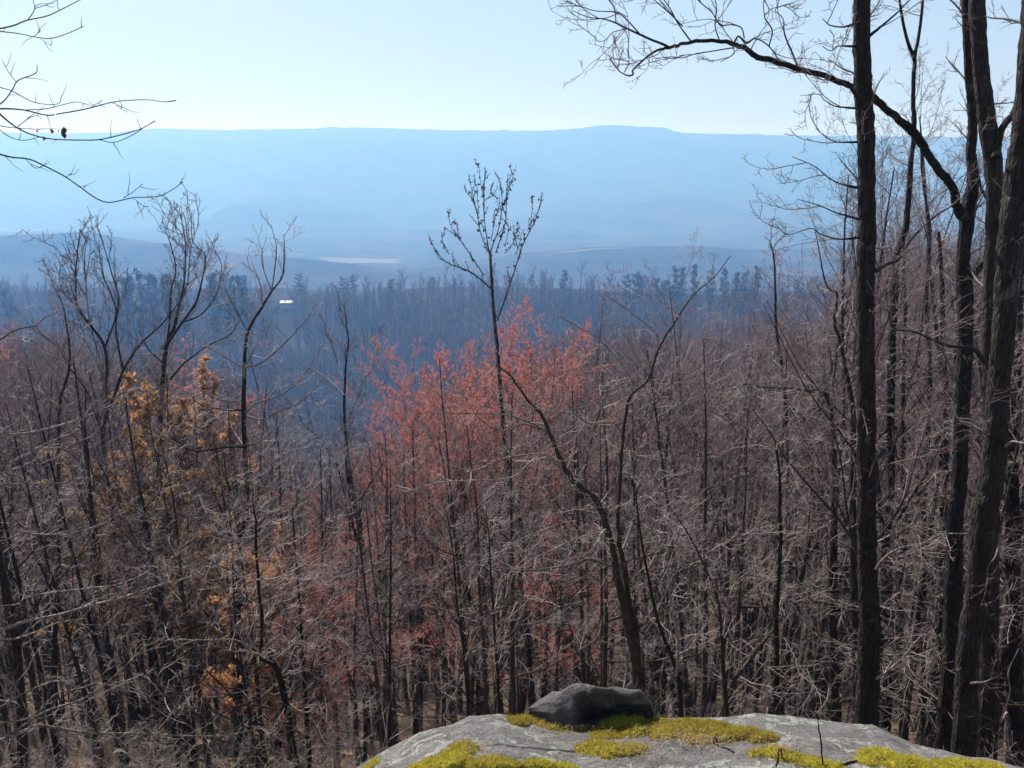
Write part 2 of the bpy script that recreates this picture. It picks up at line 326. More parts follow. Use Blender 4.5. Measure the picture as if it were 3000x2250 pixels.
def cfg(kind, lod):
    # lod 0 near, 1 middle, 2 far
    up = dict(levels=[dict(n=15, t0=.38, t1=.98, ang=.72, sd=.18, ratio=.34, rr=.55, fall=.62, seg=7, wander=.11, trop=.10, k=5),
                      dict(n=7, t0=.2, t1=1, ang=.7, sd=.22, ratio=.46, rr=.6, fall=.45, seg=5, wander=.12, trop=.07, k=4),
                      dict(n=6, t0=.15, t1=1, ang=.85, sd=.3, ratio=.48, rr=.6, fall=.4, seg=3, wander=.12, trop=.05, k=3, rmin=.007),
                      dict(n=4, t0=.15, t1=1, ang=.85, sd=.3, ratio=.6, rr=.7, fall=.4, seg=2, wander=.12, trop=.04, k=3, rmin=.0055)])
    c = up
    if kind in ('spread',):
        c['levels'][0].update(n=16, t0=.22, ang=1.15, sd=.2, ratio=.5, wander=.16, trop=.015, fall=.5)
        c['levels'][1].update(n=6, ratio=.5, ang=.8, wander=.17, trop=.02, flat=.6); c['levels'][2].update(ang=.9, wander=.13, trop=.03, flat=.9, seg=4, rmin=.005); c['levels'][3].update(n=3, ang=.8, wander=.12, seg=2, trop=.05, rmin=.004)
    if kind == 'maple':
        c['levels'][0].update(n=18, t0=.28, ang=.85, ratio=.44, trop=.09, fall=.55); c['levels'][3].update(n=4)
    if kind == 'fork':
        c['levels'][0].update(n=9, t0=.45, t1=.97, ang=.55, ratio=.5, rr=.7, fall=.5, wander=.1, trop=.08); c['levels'][1].update(n=9)
        c['tw'] = .06
    if lod == 1:
        c['levels'][0].update(k=4, seg=5); c['levels'][1].update(k=3, seg=3, n=6); c['levels'][2].update(n=5, seg=2, rmin=.014, k=3)
        c['levels'][3].update(n=2, seg=1, rmin=.012)
        c['k0'] = 6
    if lod == 2:
        c['levels'] = c['levels'][:3]; c['levels'][0].update(n=9, k=3, seg=3, rmin=.13); c['levels'][1].update(n=5, k=3, seg=2, rmin=.09); c['levels'][2].update(n=4, k=3, seg=1, rmin=.06)
        c['k0'] = 4; c['ts'] = 6
    return c
def proto(kind, H, r, lod, bits_=None, mats=('bark_grey', 'twig_grey', 'buds'), ll=1):
    c = cfg(kind, lod); c['limb_levels'] = ll
    if bits_: c['bits'] = bits_
    g = build_tree_mesh(H, r, c)
    d = dict(H=H, Ht=float(g['crown'][0][:, 2].max()), cen=g['crown'][0][:, :2].mean(0), trunk=mesh_np('trunk', *g['trunk']), crown=mesh_np('crown', *g['crown']))
    d['trunk'].materials.append(M[mats[0]]); d['crown'].materials.append(M[mats[1]])
    if 'bits' in g:
        d['bits'] = mesh_np('buds' if bits_[0] == 'bud' else 'leaves', *g['bits'], smooth=False); d['bits'].materials.append(M[mats[2]]); d['bn'] = mats[3] if len(mats) > 3 else 'buds'
    return d
PROTO = {}
PROTO['grey0'] = [proto('up', 20, .15, 0), proto('fork', 19, .16, 0), proto('up', 22, .18, 0, mats=('bark', 'twig_grey'))]
PROTO['tan0'] = [proto('spread', 12, .09, 0, mats=('bark_tan', 'twig')), proto('spread', 9, .06, 0, mats=('bark_grey', 'twig'))]
PROTO['maple0'] = [proto('maple', 17, .13, 0, ('bud', 26, .021), ('bark_grey', 'twig_red', 'buds')), proto('maple', 14, .11, 0, ('bud', 26, .021), ('bark_tan', 'twig_red', 'buds'))]
def dome():
    c = cfg('maple', 0); L = c['levels']; L[0].update(n=26, t0=.26, ang=.8, ratio=.46, trop=.13, fall=.35, seg=7); L[1].update(n=8, ang=.55, ratio=.5, trop=.12, wander=.08); L[2].update(n=6, ang=.5, ratio=.5, trop=.12, wander=.09); L[3].update(n=4, ang=.5, ratio=.62, trop=.12, wander=.08, rmin=.006)
    c['limb_levels'] = 1; c['bits'] = ('bud', 20, .024); g = build_tree_mesh(17, .16, c); d = dict(H=17, Ht=float(g['crown'][0][:, 2].max()), cen=g['crown'][0][:, :2].mean(0), trunk=mesh_np('trunk', *g['trunk']), crown=mesh_np('crown', *g['crown']), bits=mesh_np('buds', *g['bits'], smooth=False), bn='buds')
    d['trunk'].materials.append(M['bark_grey']); d['crown'].materials.append(M['twig_red']); d['bits'].materials.append(M['buds']); return d
PROTO['dome'] = [dome()]
def pole(H, r, mats, t0):
    c = cfg('up', 0); c['tw'] = .018; L = c['levels']; L[0].update(n=12, t0=t0, ratio=.2, ang=.85, trop=.09); L[1].update(n=5); L[2].update(n=4); L[3].update(n=3)
    c['limb_levels'] = 1; g = build_tree_mesh(H, r, c); d = dict(H=H, Ht=float(g['crown'][0][:, 2].max()), cen=g['crown'][0][:, :2].mean(0), trunk=mesh_np('trunk', *g['trunk']), crown=mesh_np('crown', *g['crown']))
    d['trunk'].materials.append(M[mats[0]]); d['crown'].materials.append(M[mats[1]]); return d
PROTO['pole'] = [pole(15, .12, ('bark_grey', 'twig_grey'), .55), pole(13, .09, ('bark', 'twig'), .42), pole(16, .15, ('bark_grey', 'twig_mid'), .6), pole(12, .075, ('bark_grey', 'twig'), .35)]
PROTO['grey1'] = [proto('up', 20, .15, 1), proto('fork', 21, .17, 1), proto('up', 18, .13, 1, mats=('bark', 'twig_grey')), proto('fork', 19, .15, 1, mats=('bark_grey', 'twig'))]
PROTO['maple1'] = [proto('maple', 18, .14, 1, ('bud', 20, .036), ('bark_grey', 'twig_red', 'buds')), proto('maple', 16, .12, 1, ('bud', 18, .036), ('bark_tan', 'twig_red', 'buds'))]
PROTO['orange'] = [proto('maple', 15, .14, 1, ('leaf', 20, .10), ('bark_tan', 'twig_red', 'leaf_orange', 'leaves'))]
PROTO['olive'] = [proto('spread', 14, .15, 1, ('leaf', 20, .10), ('bark_tan', 'twig_red', 'leaf_olive', 'leaves')), proto('maple', 15, .14, 1, ('leaf', 20, .10), ('bark_tan', 'twig_red', 'leaf_olive', 'leaves'))]
def joined(kind, H, r, mats):
    c = cfg(kind, 2); g = build_tree_mesh(H, r, c); (V1, F1), (V2, F2) = g['trunk'], g['crown']
    me = mesh_np('tree', np.concatenate([V1, V2]), np.concatenate([F1, F2+len(V1)])); me.materials.append(M[mats[0]]); me.materials.append(M[mats[1]])
    mi = np.zeros(len(F1)+len(F2), np.int32); mi[len(F1):] = 1; me.polygons.foreach_set('material_index', mi); return me
FAR = [joined('up', 20, .32, ('bark_far', 'twig_far')), joined('fork', 22, .36, ('bark_far', 'twig_far')), joined('maple', 18, .3, ('bark_far', 'twig_far'))]
def pine_mesh(H, seed):
    T, TR = grow(np.zeros((1, 3)), np.array([[0, 0, 1.]]), np.array([H]), np.array([.28]), 8, .02, .02, .2)
    b, d, L, rr = kids(T, TR, np.array([H]), 22, .45, 1, 1.25, .2, .26, .3, .72, .04, .4)
    P, R_ = grow(b, d, L, rr, 3, .1, .05)
    V, F = tubes([(T, TR, 6), (P, R_, 3)])
    cen = np.concatenate([P[:, 1], P[:, 2], P[:, 3], P[:, 3], P[:, 2]]); cen = np.repeat(cen, 16, 0)
    cen = cen+rng.normal(0, 1, cen.shape)*np.array([.8, .8, .28])
    LV, LF = leaves(cen, .34)
    return mesh_np('trunk', V, F), mesh_np('needles', LV, LF, smooth=False)
PINES = []
for q in range(3):
    a, b = pine_mesh(24+2*q, q); a.materials.append(M['bark_far']); b.materials.append(M['needles']); PINES.append((a, b))

# ------------------------------------------------------------------ traced (hero) trees
def catmull(P, R, per=5, wob=0.0):
    P = np.asarray(P, float); R = np.asarray(R, float); n = len(P)
    Q = np.vstack([2*P[0]-P[1], P, 2*P[-1]-P[-2]]); out = []; rr = []
    for i in range(n-1):
        p0, p1, p2, p3 = Q[i:i+4]
        for t in np.arange(per)/per:
            out.append(.5*((2*p1)+(-p0+p2)*t+(2*p0-5*p1+4*p2-p3)*t*t+(-p0+3*p1-3*p2+p3)*t**3)); rr.append(R[i]*(1-t)+R[i+1]*t)
    out.append(P[-1]); rr.append(R[-1]); out = np.array(out); rr = np.array(rr)
    if wob: w_ = rng.normal(0, 1, out[1:-1].shape); w_ = (w_+np.roll(w_, 1, 0)+np.roll(w_, 2, 0))/2.2; out[1:-1] += w_*(wob*np.clip(rr[1:-1], .003, .022))[:, None]
    return out, rr
def parse(s):
    pts = []
    for t in s.split(';'):
        a = t.split(); c, x, y, w = a[0], float(a[1]), float(a[2]), float(a[3]); u, v = cpx(c, x, y); pts.append((u, v, w*0.45208))
    return pts
def stem(s, Y0, Y1=None, ground=False, wob=.25, per=5):
    Y1 = Y0 if Y1 is None else Y1; pts = parse(s); n = len(pts); P = []; R_ = []
    for i, (u, v, w) in enumerate(pts):
        Yc = Y0+(Y1-Y0)*i/max(n-1, 1); P.append(PY(u, v, Yc)); R_.append(.5*w*DEP(u, v, Yc)/FPX*(.8 if Y0 >= 20 else 1.0))
    if ground:
        p = P[0]; q = unit(np.array(p)-np.array(P[1])); z = float(terrain(p[0], p[1]))-.35
        if z < p[2]-.3:
            h = (p[2]-z); b = np.array([p[0]+q[0]*.25*h, p[1], z]); P.insert(0, (p+b)/2); R_.insert(0, R_[0]*1.06); P.insert(0, b); R_.insert(0, R_[0]*1.25)
    return catmull(P, R_, 9 if max(R_) > .06 else per, wob)
def hero(label, stems, tw=None, group=None, mat='bark', twmat='twig', budsz=0, budmat='buds_dark', cat='tree', name='tree'):
    """stems: list of (P,R); first is the trunk, the rest limbs. tw: (n per metre, length, levels, rtwig, angle)"""
    P0 = stems[0][0]; base = P0[0].copy()
    e = empty(name, base); tag(e, label, cat, group)
    for i, (P, R_) in enumerate(stems):
        k = 16 if R_.max() > .08 else (8 if R_.max() > .03 else 6)
        V, F = tubes([(P[None], R_[None], k)], base)
        if R_.max() > .07:
            nv = len(P); k_ = k; ang = np.tile(np.arange(k), nv); cc = np.repeat(P-base, k, 0)
            amt = 1+.07*vnoise(ang*1.7+i*5, np.repeat(np.arange(nv), k)*.35, 1.3, 3); amt = amt+.05*rng.normal(0, 1, len(amt))*(R_.max() > .08); V = cc+(V-cc)*amt[:, None]
        nm = 'trunk' if i == 0 else 'limb'
        o = link(nm, mesh_np(nm, V, F), M['sunlit_bark' if (i > 0 and R_.max() < .03 and P[:, 2].mean() < -2 and twmat in ('twig', 'twig_near', 'twig_mid')) else mat], e)  # thin low limbs get bark coloured as if sunlit, higher ones keep the trunk's
    if tw:
        npm, L0, lev, rt, ang = tw[:5]; flat = tw[5] if len(tw) > 5 else .8; ups = tw[6] if len(tw) > 6 else .05
        G = []; lasts = []
        for si, (P, R_) in enumerate(stems):
            seg = np.linalg.norm(np.diff(P, axis=0), axis=1).sum(); fr = .15
            t0 = .35 if (si == 0 and len(stems) > 1) or R_[0] > .08 else .12
            if len(stems) == 1: t0 = .3
            n = max(2, int(npm*seg*(1-t0)))
            b, d, L, r = kids(P[None], R_[None], np.array([L0]), n, t0, 1.0, ang, .25, 1.0, .35, .45, rt*1.6, flat)
            r = np.minimum(r, L*.02+rt)
            Pk, Rk = grow(b, d, L, r, 6, .15, ups, .35); G.append((Pk, Rk, 4)); Lk = L
            for lv in range(lev-1):
                nn = (5, 3, 3)[lv]
                b, d, L2, r = kids(Pk, Rk, Lk, nn, .15, 1, .85, .3, .5, .65, .4, rt, flat)
                Pk, Rk = grow(b, d, L2, r, 5 if lv == 0 else 3, .15, ups+.03, .45); Lk = L2; G.append((Pk, Rk, 3))
            lasts.append(Pk.reshape(-1, 3)); 
            if budsz: lasts.append(G[-1][0].reshape(-1, 3))
        V, F = tubes(G, base); o = link('twigs', mesh_np('twigs', V, F), M[twmat], e); tag(o, kind='stuff')
        if budsz:
            c = np.concatenate(lasts)-base; c = c+rng.normal(0, budsz*.6, c.shape); V, F = bits(c, budsz)
            o = link('buds', mesh_np('buds', V, F, smooth=False), M[budmat], e); tag(o, kind='stuff')
    return e
# --- right-hand trunks
hero('thick straight dark trunk left of the other big trunks, above the right rock slab',
     [stem("9 1190 1370 150;9 1205 900 135;9 1210 700 130;9 1195 350 120;9 1190 0 115;6 1190 1100 116;6 1185 600 114;6 1185 0 112;3 1195 1550 108;3 1190 1200 105;3 1185 850 108;3 1170 600 116;3 1165 400 106;3 1160 0 102;3 1165 -350 96;3 1160 -800 86", 11, 11.3, True, .12),
      stem("3 1150 640 40;3 1060 540 9;3 930 520 6;3 830 500 3", 10.9, 10.2), stem("3 1130 150 26;3 1050 172 12;3 960 165 8;3 905 120 4", 11.2, 10.6),
      stem("3 1120 300 20;3 1010 300 9;3 960 330 6;3 905 300 5", 11.1, 10.3), stem("3 1140 1215 24;3 1020 1190 10;3 930 1140 8;3 850 1075 6;3 710 1015 4", 10.9, 10.2),
      stem("3 1145 1540 20;3 1020 1550 10;3 900 1520 8;3 830 1480 6;3 680 1520 5;3 600 1450 4", 10.9, 10.0), stem("3 1140 1420 18;3 1000 1380 9;3 880 1330 7;3 740 1290 4", 10.8, 10.1),
      stem("3 1130 920 18;3 1000 920 8;3 920 880 6;3 860 830 3", 10.9, 10.3), stem("3 1130 700 18;3 1000 690 9;3 920 650 6;3 880 610 6;3 760 620 3", 10.9, 10.1),
      stem("3 1215 230 22;3 1310 150 14;3 1400 70 10;3 1470 0 8;3 1560 -100 5", 11.2, 11.8), stem("6 1240 95 34;6 1310 60 22;6 1400 20 18;3 1480 1550 16;3 1640 1400 12;3 1780 1310 9;3 1850 1240 6", 11.1, 12.2),
      stem("9 1255 370 26;9 1330 280 17;9 1420 230 15;9 1560 200 13;9 1680 145 11;9 1850 140 7", 10.8, 9.6), stem("9 1260 1080 20;9 1340 1020 14;9 1430 940 12;9 1530 820 8;9 1620 730 5", 10.8, 9.9)],
     (1.3, 1.0, 3, .0042, .8, .8, .06), twmat='twig_mid')
hero('forked dark trunk behind the thickest one, throwing a long limb leftward across the sky',
     [stem("9 1690 1540 115;9 1740 900 110;9 1760 300 102;9 1765 0 100;6 1790 1500 92;6 1810 1000 92;6 1830 600 92;6 1830 250 98;6 1815 60 80;3 1835 1500 88;3 1850 1350 96;3 1880 1200 70;3 1870 1000 62;3 1880 800 58;3 1868 600 60;3 1850 300 60;3 1840 0 58;3 1830 -350 50;3 1850 -700 40", 13, 13.3, True, .12),
      stem("3 1820 1400 80;3 1780 1340 54;3 1740 1200 52;3 1640 1080 52;3 1560 950 52;3 1500 860 56;3 1400 775 48;3 1300 690 46;3 1220 620 44;3 1100 560 38;3 900 485 34;3 700 430 34;3 500 370 36;3 400 310 32;3 330 285 28;3 200 265 24;3 0 285 22;2 2130 310 20;2 2040 330 15;2 1900 440 11;2 1890 480 11;2 1860 490 10;2 1800 460 7;2 1740 380 5", 13, 11.6, False, .35),
      stem("2 2130 310 17;2 1950 230 14;2 1850 185 12;2 1780 150 11;2 1700 125 8;2 1600 110 6;2 1500 70 4", 11.7, 11.3), stem("2 1930 215 9;2 1840 120 8;2 1780 80 7;2 1640 70 6;2 1540 40 6;2 1400 40 4", 11.6, 11.2),
      stem("2 1780 150 8;2 1770 60 7;2 1730 -10 5;2 1700 -80 4", 11.5, 11.4), stem("2 1850 185 7;2 1760 210 6;2 1710 262 5;2 1660 265 5;2 1645 235 4", 11.4, 11.1), stem("2 1835 470 7;2 1865 400 6;2 1850 310 4", 11.6, 11.5),
      stem("3 330 285 14;3 360 235 12;3 410 280 16;3 470 250 9;3 560 300 9;3 630 400 8", 11.9, 11.5), stem("3 560 300 9;3 580 200 9;3 530 110 8;3 560 60 6;3 500 -40 5;3 450 -120 4", 11.8, 11.4),
      stem("3 400 245 9;3 380 180 8;3 320 160 8;3 240 160 7;3 190 80 7;3 100 0 6;3 60 -90 4", 11.9, 11.3), stem("3 740 435 14;3 710 340 12;3 660 220 11;3 650 120 6;3 600 60 5;3 720 20 4", 12.2, 11.7),
      stem("3 240 270 9;3 210 170 8;3 220 60 6;3 200 -60 4", 12.0, 11.6), stem("3 50 262 10;3 -20 170 9;3 -80 60 7;3 -160 -60 5", 11.8, 11.4), stem("3 330 310 10;3 200 330 8;3 80 350 7;3 -20 360 4", 12.0, 11.4),
      stem("3 330 310 8;3 330 350 7;3 245 402 4", 12.0, 11.7), stem("2 2212 170 9;2 2120 80 8;2 2040 10 6;2 1960 -60 5", 11.8, 11.2),
      stem("6 1840 150 60;6 1930 60 52;3 2000 1620 44;3 2030 1500 36;3 2000 1350 24;3 1930 1200 18;3 1900 1000 12", 13.2, 14),
      stem("3 1500 850 34;3 1495 700 28;3 1495 500 26;3 1500 380 26;3 1450 250 20;3 1415 60 17;3 1400 -100 12", 12.7, 13), stem("3 1500 380 24;3 1530 230 20;3 1555 0 17;3 1550 -200 12", 12.8, 13.2)],
     (1.5, 1.0, 3, .0042, .75, .8, .07), twmat='twig_mid')
hero('tall dark trunk crossing behind the leaning one, forking near the top edge',
     [stem("9 1965 1590 125;9 1985 900 118;9 1990 300 105;9 2000 0 92;6 1990 1300 80;6 1985 900 76;6 1985 500 78;6 2000 100 84;3 2012 1500 92;3 2020 1250 100;3 2005 1000 112;3 1960 700 104;3 1930 400 96;3 1905 0 98;3 1880 -350 90;3 1870 -700 78", 12.2, 12.6, True, .12),
      stem("3 2030 1020 60;3 2060 850 44;3 2140 740 48;3 2200 620 46;3 2290 500 40;3 2400 300 30", 12.3, 12.8),
      stem("6 1960 690 34;6 1880 600 26;6 1720 585 20;6 1620 545 16;6 1500 490 12;6 1370 470 9;6 1330 350 6", 12.1, 10.8), stem("6 1760 800 20;6 1700 640 14;6 1600 520 9", 11.9, 11.2)],
     (1.4, 1.0, 3, .0042, .9, .8, .04), twmat='twig_mid')
hero('thickest dark trunk, leaning right along the right edge, patched with pale lichen',
     [stem("9 1820 1580 144;9 1850 900 136;9 1915 500 142;9 1950 0 148;6 1985 1550 148;6 2020 1250 144;6 2040 900 138;6 2080 500 134;6 2110 0 138;3 2130 1500 155;3 2160 1200 150;3 2205 900 150;3 2245 500 145;3 2280 0 140;3 2330 -500 120", 10.2, 10.8, True, .1),
      stem("6 1935 1090 22;6 1870 1060 14;6 1770 1040 10;6 1775 960 6", 10.0, 9.4), stem("9 1870 1110 18;9 1960 1100 14;9 2030 1070 9;9 2100 1080 5", 10, 9.3), stem("9 2060 140 16;9 2030 280 12;9 1990 330 8", 10.2, 9.6),
      stem("9 2100 1300 16;9 2060 1360 12;9 2120 1180 9;9 2110 1040 7;9 2180 880 5", 10.1, 9.4), stem("6 2090 1230 20;6 2140 1200 15;6 2212 1210 9;6 2290 1170 6", 10.3, 9.7)],
     (1.0, 1.0, 3, .004, .9, .8, .04), mat='bark', twmat='twig_mid')
hero('slim dark trunk hugging the left side of the straight thick trunk',
     [stem("9 1130 1380 66;9 1130 900 58;9 1115 500 50;6 1100 1550 44;6 1105 1200 38;6 1095 950 30;6 1020 560 20;6 985 420 18;6 1000 250 14;6 930 180 10;3 860 1500 6", 14, 14.6, True),
      stem("6 1000 620 14;6 1060 520 12;6 1110 300 10;6 1080 100 8;6 1010 -60 5", 14.2, 14.6)], (2, .9, 3, .006, .7, .8, .06))
for lab, s, y in [
    ('mid-sized dark trunk between the straight thick trunk and the forked one', "9 1320 1450 62;9 1330 700 56;9 1330 0 54;6 1345 1500 52;6 1350 700 50;6 1375 300 44;6 1385 0 40;3 1440 1500 38;3 1470 1200 34;3 1495 900 28;3 1490 750 16", 18),
    ('dark trunk topped by a crooked horizontal bough left of the thick straight trunk', "9 990 1350 74;9 975 700 56;9 980 0 42;6 985 1500 40;6 980 1300 34;6 965 1040 30;6 925 895 24;6 800 870 16;6 700 855 13;6 520 850 11;6 420 830 9;6 340 860 7;6 230 855 4", 16),
    ('thin dark trunk just right of the straight thick trunk, half hidden by twigs', "9 1420 1400 40;9 1400 700 36;9 1440 0 34;6 1430 1500 32;6 1430 900 30;6 1440 400 26;3 1430 1500 22", 22),
    ('slender trunk rising left of the forked dark trunk', "9 1560 1450 50;9 1560 700 46;9 1560 0 42;6 1580 1400 40;6 1600 800 36;6 1580 300 30;3 1600 1500 26;3 1560 1200 20;3 1540 900 14", 20),
    ('dark trunk against the left flank of the forked tree', "9 1660 1500 50;9 1680 700 44;9 1690 0 44;6 1700 1500 42;6 1710 1000 40;6 1690 600 34;6 1680 200 26;3 1660 1500 20", 17),
    ('dark trunk at the right border beyond the leaning one', "9 2160 1600 110;9 2150 900 90;9 2130 0 74;6 2130 1500 74;6 2150 900 70;6 2170 300 64;3 2190 1500 60;3 2200 1000 50", 16),
    ('slim trunk behind the broken snag, right of the red maples', "9 690 1300 40;9 680 700 34;9 675 0 30;6 680 1500 30;6 670 1000 28;6 640 700 24;6 605 450 20;6 600 200 16;6 590 0 13;3 560 1560 7", 26)]:
    hero(lab, [stem(s, y, y+.6, True)], (2.2, 1.1*y/16, 3, .0045*y/16+.001, .8, .8, .05))
hero('short broken-topped snag between the white leaning stem and the mid trunk', [stem("9 605 1300 42;9 610 700 34;9 632 300 27;9 630 0 24;6 632 1550 22;6 628 1400 18;6 600 1190 16", 13, 13.1, True)], (1.5, .7, 3, .004, .9))
hero('whitish dead stem leaning to the right behind the right end of the moss', [stem("9 290 1180 36;9 400 1000 32;9 480 890 26;9 560 800 22;9 592 755 10", 12, 12.6, True)], None, mat='bark_tan', cat='dead stem', name='dead_stem')
hero('dark sapling forking low behind the mossy rock, stems spreading in a V',
     [stem("9 285 1330 34;9 262 950 26;9 232 600 17;9 150 370 13;9 40 150 9;8 2120 -40 6", 10, 10.4, True), stem("9 262 800 15;9 320 500 12;9 480 350 9;9 560 290 5", 10, 9.6)], (2, .6, 3, .0035, .8))
hero('twin-stemmed sapling crossing just right of the upright boulder',
     [stem("8 2200 1320 36;8 2175 1040 26;8 2050 700 20;8 1990 420 17;8 1940 150 13;8 1915 -60 9;5 1880 1450 6", 10.5, 11, True), stem("8 2172 1060 20;8 2180 820 15;8 2130 560 12;8 2115 200 9;8 2150 0 6", 10.5, 10.1), stem("8 2180 1000 16;8 2212 940 12;9 120 780 9;9 230 600 5", 10.5, 10)],
     (2, .7, 3, .0035, .8))
# --- centre trees
hero('brown two-stemmed tree leaning left just behind the upright boulder',
     [stem("8 1925 1180 84;8 1915 960 84;8 1865 760 58;8 1820 560 52;8 1780 380 48;8 1755 230 46;8 1700 40 42;5 1640 1570 38;5 1500 1450 32;5 1430 1330 29;5 1380 1220 27;5 1330 1100 24;5 1290 1020 20;5 1200 920 16;5 1100 780 12;5 1000 700 8", 12, 12.8, True, .3),
      stem("8 1925 960 52;8 1900 760 44;8 1860 560 40;8 1835 350 36;8 1800 200 30;8 1790 0 26;5 1800 1600 24;5 1815 1280 22;5 1840 1050 24;5 1875 905 20;5 1990 800 16;5 2060 590 15;5 2150 450 13;6 0 350 11;6 80 240 9;6 200 140 7;6 310 0 5", 12.2, 13.2, False, .3),
      stem("5 2060 590 11;5 2030 490 10;5 1920 400 9;5 1800 310 7;5 1690 240 4", 13, 12.8), stem("5 1330 1140 16;5 1220 1080 13;5 1060 1030 11;5 860 1020 9;5 700 1020 7;5 600 990 4", 12.6, 11.6),
      stem("5 1310 1130 13;5 1180 1090 12;5 1050 1130 9;5 900 1060 7;5 780 880 5", 12.6, 12), stem("5 1810 1130 16;5 1760 1080 14;5 1600 1080 12;5 1500 1020 10;5 1300 1000 7;5 1150 950 5", 12.8, 12),
      stem("8 1740 350 20;8 1600 310 16;8 1450 350 13;8 1180 380 11;8 900 350 8;8 640 350 4", 12, 11), stem("5 1640 1560 16;5 1500 1500 13;5 1350 1300 11;5 1050 1310 9;5 850 1390 8;5 600 1320 6;5 480 1300 4", 12.4, 11.4),
      stem("8 1730 130 14;8 1560 160 12;8 1400 230 10;8 1200 330 8;8 1100 420 5", 12.2, 11.6), stem("8 1950 1000 18;8 1960 820 13;8 2080 640 10;8 2212 560 6", 12, 11.5), stem("5 1720 1050 12;5 1690 960 11;5 1715 860 9;5 1640 780 5", 12.9, 12.4),
      stem("5 1440 1330 12;5 1250 1320 10;5 1090 1440 9;5 700 1460 8;5 400 1530 5", 12.4, 11.3), stem("5 1880 870 12;5 1870 780 10;5 1690 560 9;5 1500 440 8;5 1400 380 5", 13, 12.6)],
     (2.1, .75, 3, .0038, .9, .7, .02), mat='bark_tan', twmat='twig')
def spire(): # budded spire
    Yb = 26; S = [stem("8 1240 1290 52;8 1215 1000 46;8 1200 700 40;8 1160 540 36;8 1170 230 36;8 1140 0 34;5 1100 1560 32;5 1080 1400 30;5 1050 1100 28;5 1025 800 26;5 1010 600 24;5 990 400 22;5 975 200 19;5 965 0 16;2 955 1620 14", Yb-8, Yb, True, .2)]
    for a in ["2 955 1620 10;2 930 1450 8;2 925 1300 7;2 930 1080 4", "2 955 1640 9;2 900 1500 8;2 880 1380 7;2 840 1280 5;2 805 1240 3", "2 970 1620 10;2 1020 1480 8;2 1045 1340 7;2 1090 1220 6;2 1135 1065 3",
              "2 1000 1640 8;2 1060 1450 7;2 1070 1280 6;2 1080 1120 3", "2 1045 1340 6;2 1035 1200 5;2 1015 1130 3", "2 925 1300 6;2 905 1200 5;2 890 1070 3", "2 880 1380 6;2 850 1250 5;2 830 1160 3", "2 880 1320 5;2 880 1220 4;2 850 1165 3",
              "5 990 230 14;5 900 150 12;5 820 95 11;5 700 50 9;5 640 0 7;2 600 1600 6;2 562 1515 3", "5 920 120 9;5 860 30 8;2 790 1580 8;2 730 1500 6;2 700 1430 5;2 690 1350 3", "2 700 1650 6;2 660 1580 5;2 650 1505 3", "2 790 1590 6;2 760 1520 5;2 745 1440 3",
              "5 1010 420 12;5 1060 280 11;5 1100 160 10;5 1140 40 9;2 1180 1580 8;2 1230 1480 7;2 1270 1390 6;2 1300 1265 3", "2 1220 1490 6;2 1235 1380 5;2 1240 1270 3", "2 1060 1640 7;2 1120 1560 6;2 1145 1445 3", "2 970 1560 6;2 1000 1400 6;2 1020 1360 4;2 1000 1265 3", "2 925 1300 5;2 960 1270 4;2 975 1190 3", "2 1130 1650 6;2 1160 1560 5;2 1155 1500 3", "2 1060 1600 5;2 1080 1500 4;2 1082 1440 3"]:
        S.append(stem(a, Yb+U(-.8, .5), Yb+U(-.8, .8), False, .2))
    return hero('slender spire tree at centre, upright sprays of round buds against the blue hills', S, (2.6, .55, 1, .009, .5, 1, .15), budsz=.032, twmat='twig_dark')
sp = spire()
# round buds set along the upper sprays
bpos = []
for lb in [c for c in sp.children if c.name.startswith('limb')]:
    n = len(lb.data.vertices); co = np.empty(n*3, np.float32); lb.data.vertices.foreach_get('co', co); co = co.reshape(-1, 3)
    k = 6; cs = co.reshape(-1, k, 3).mean(1) if n % 6 == 0 else co[::6]
    for a, b in zip(cs[:-1], cs[1:]):
        for _ in range(int(np.linalg.norm(b-a)/.15+U(0, 1))): bpos.append(a+(b-a)*U(0, 1)+rng.normal(0, .035, 3))
bpos = np.array(bpos); V, F = bits(bpos, .055)
tag(link('buds', mesh_np('buds', V, F), M['buds_dark'], sp), kind='stuff')
for lab, st in [
    ('thin sapling left of the upright boulder, nearest the left rock lobe', ["8 822 1305 27;8 800 950 22;8 755 650 17;8 730 330 12;8 700 100 8;8 660 -60 4", "8 805 960 13;8 850 850 10;8 900 740 5", "8 760 700 12;8 690 560 9;8 600 480 5"]),
    ('second thin sapling, between the left rock lobe and the boulder', ["8 1020 1260 22;8 990 700 17;8 965 350 12;8 950 100 7;5 930 1600 4", "8 1000 820 10;8 1090 640 8;8 1160 560 4"])]:
    hero(lab, [stem(st[0], 9, 9.3, True)]+[stem(q, 9, 8.7) for q in st[1:]], (4, .7, 3, .003, .9))
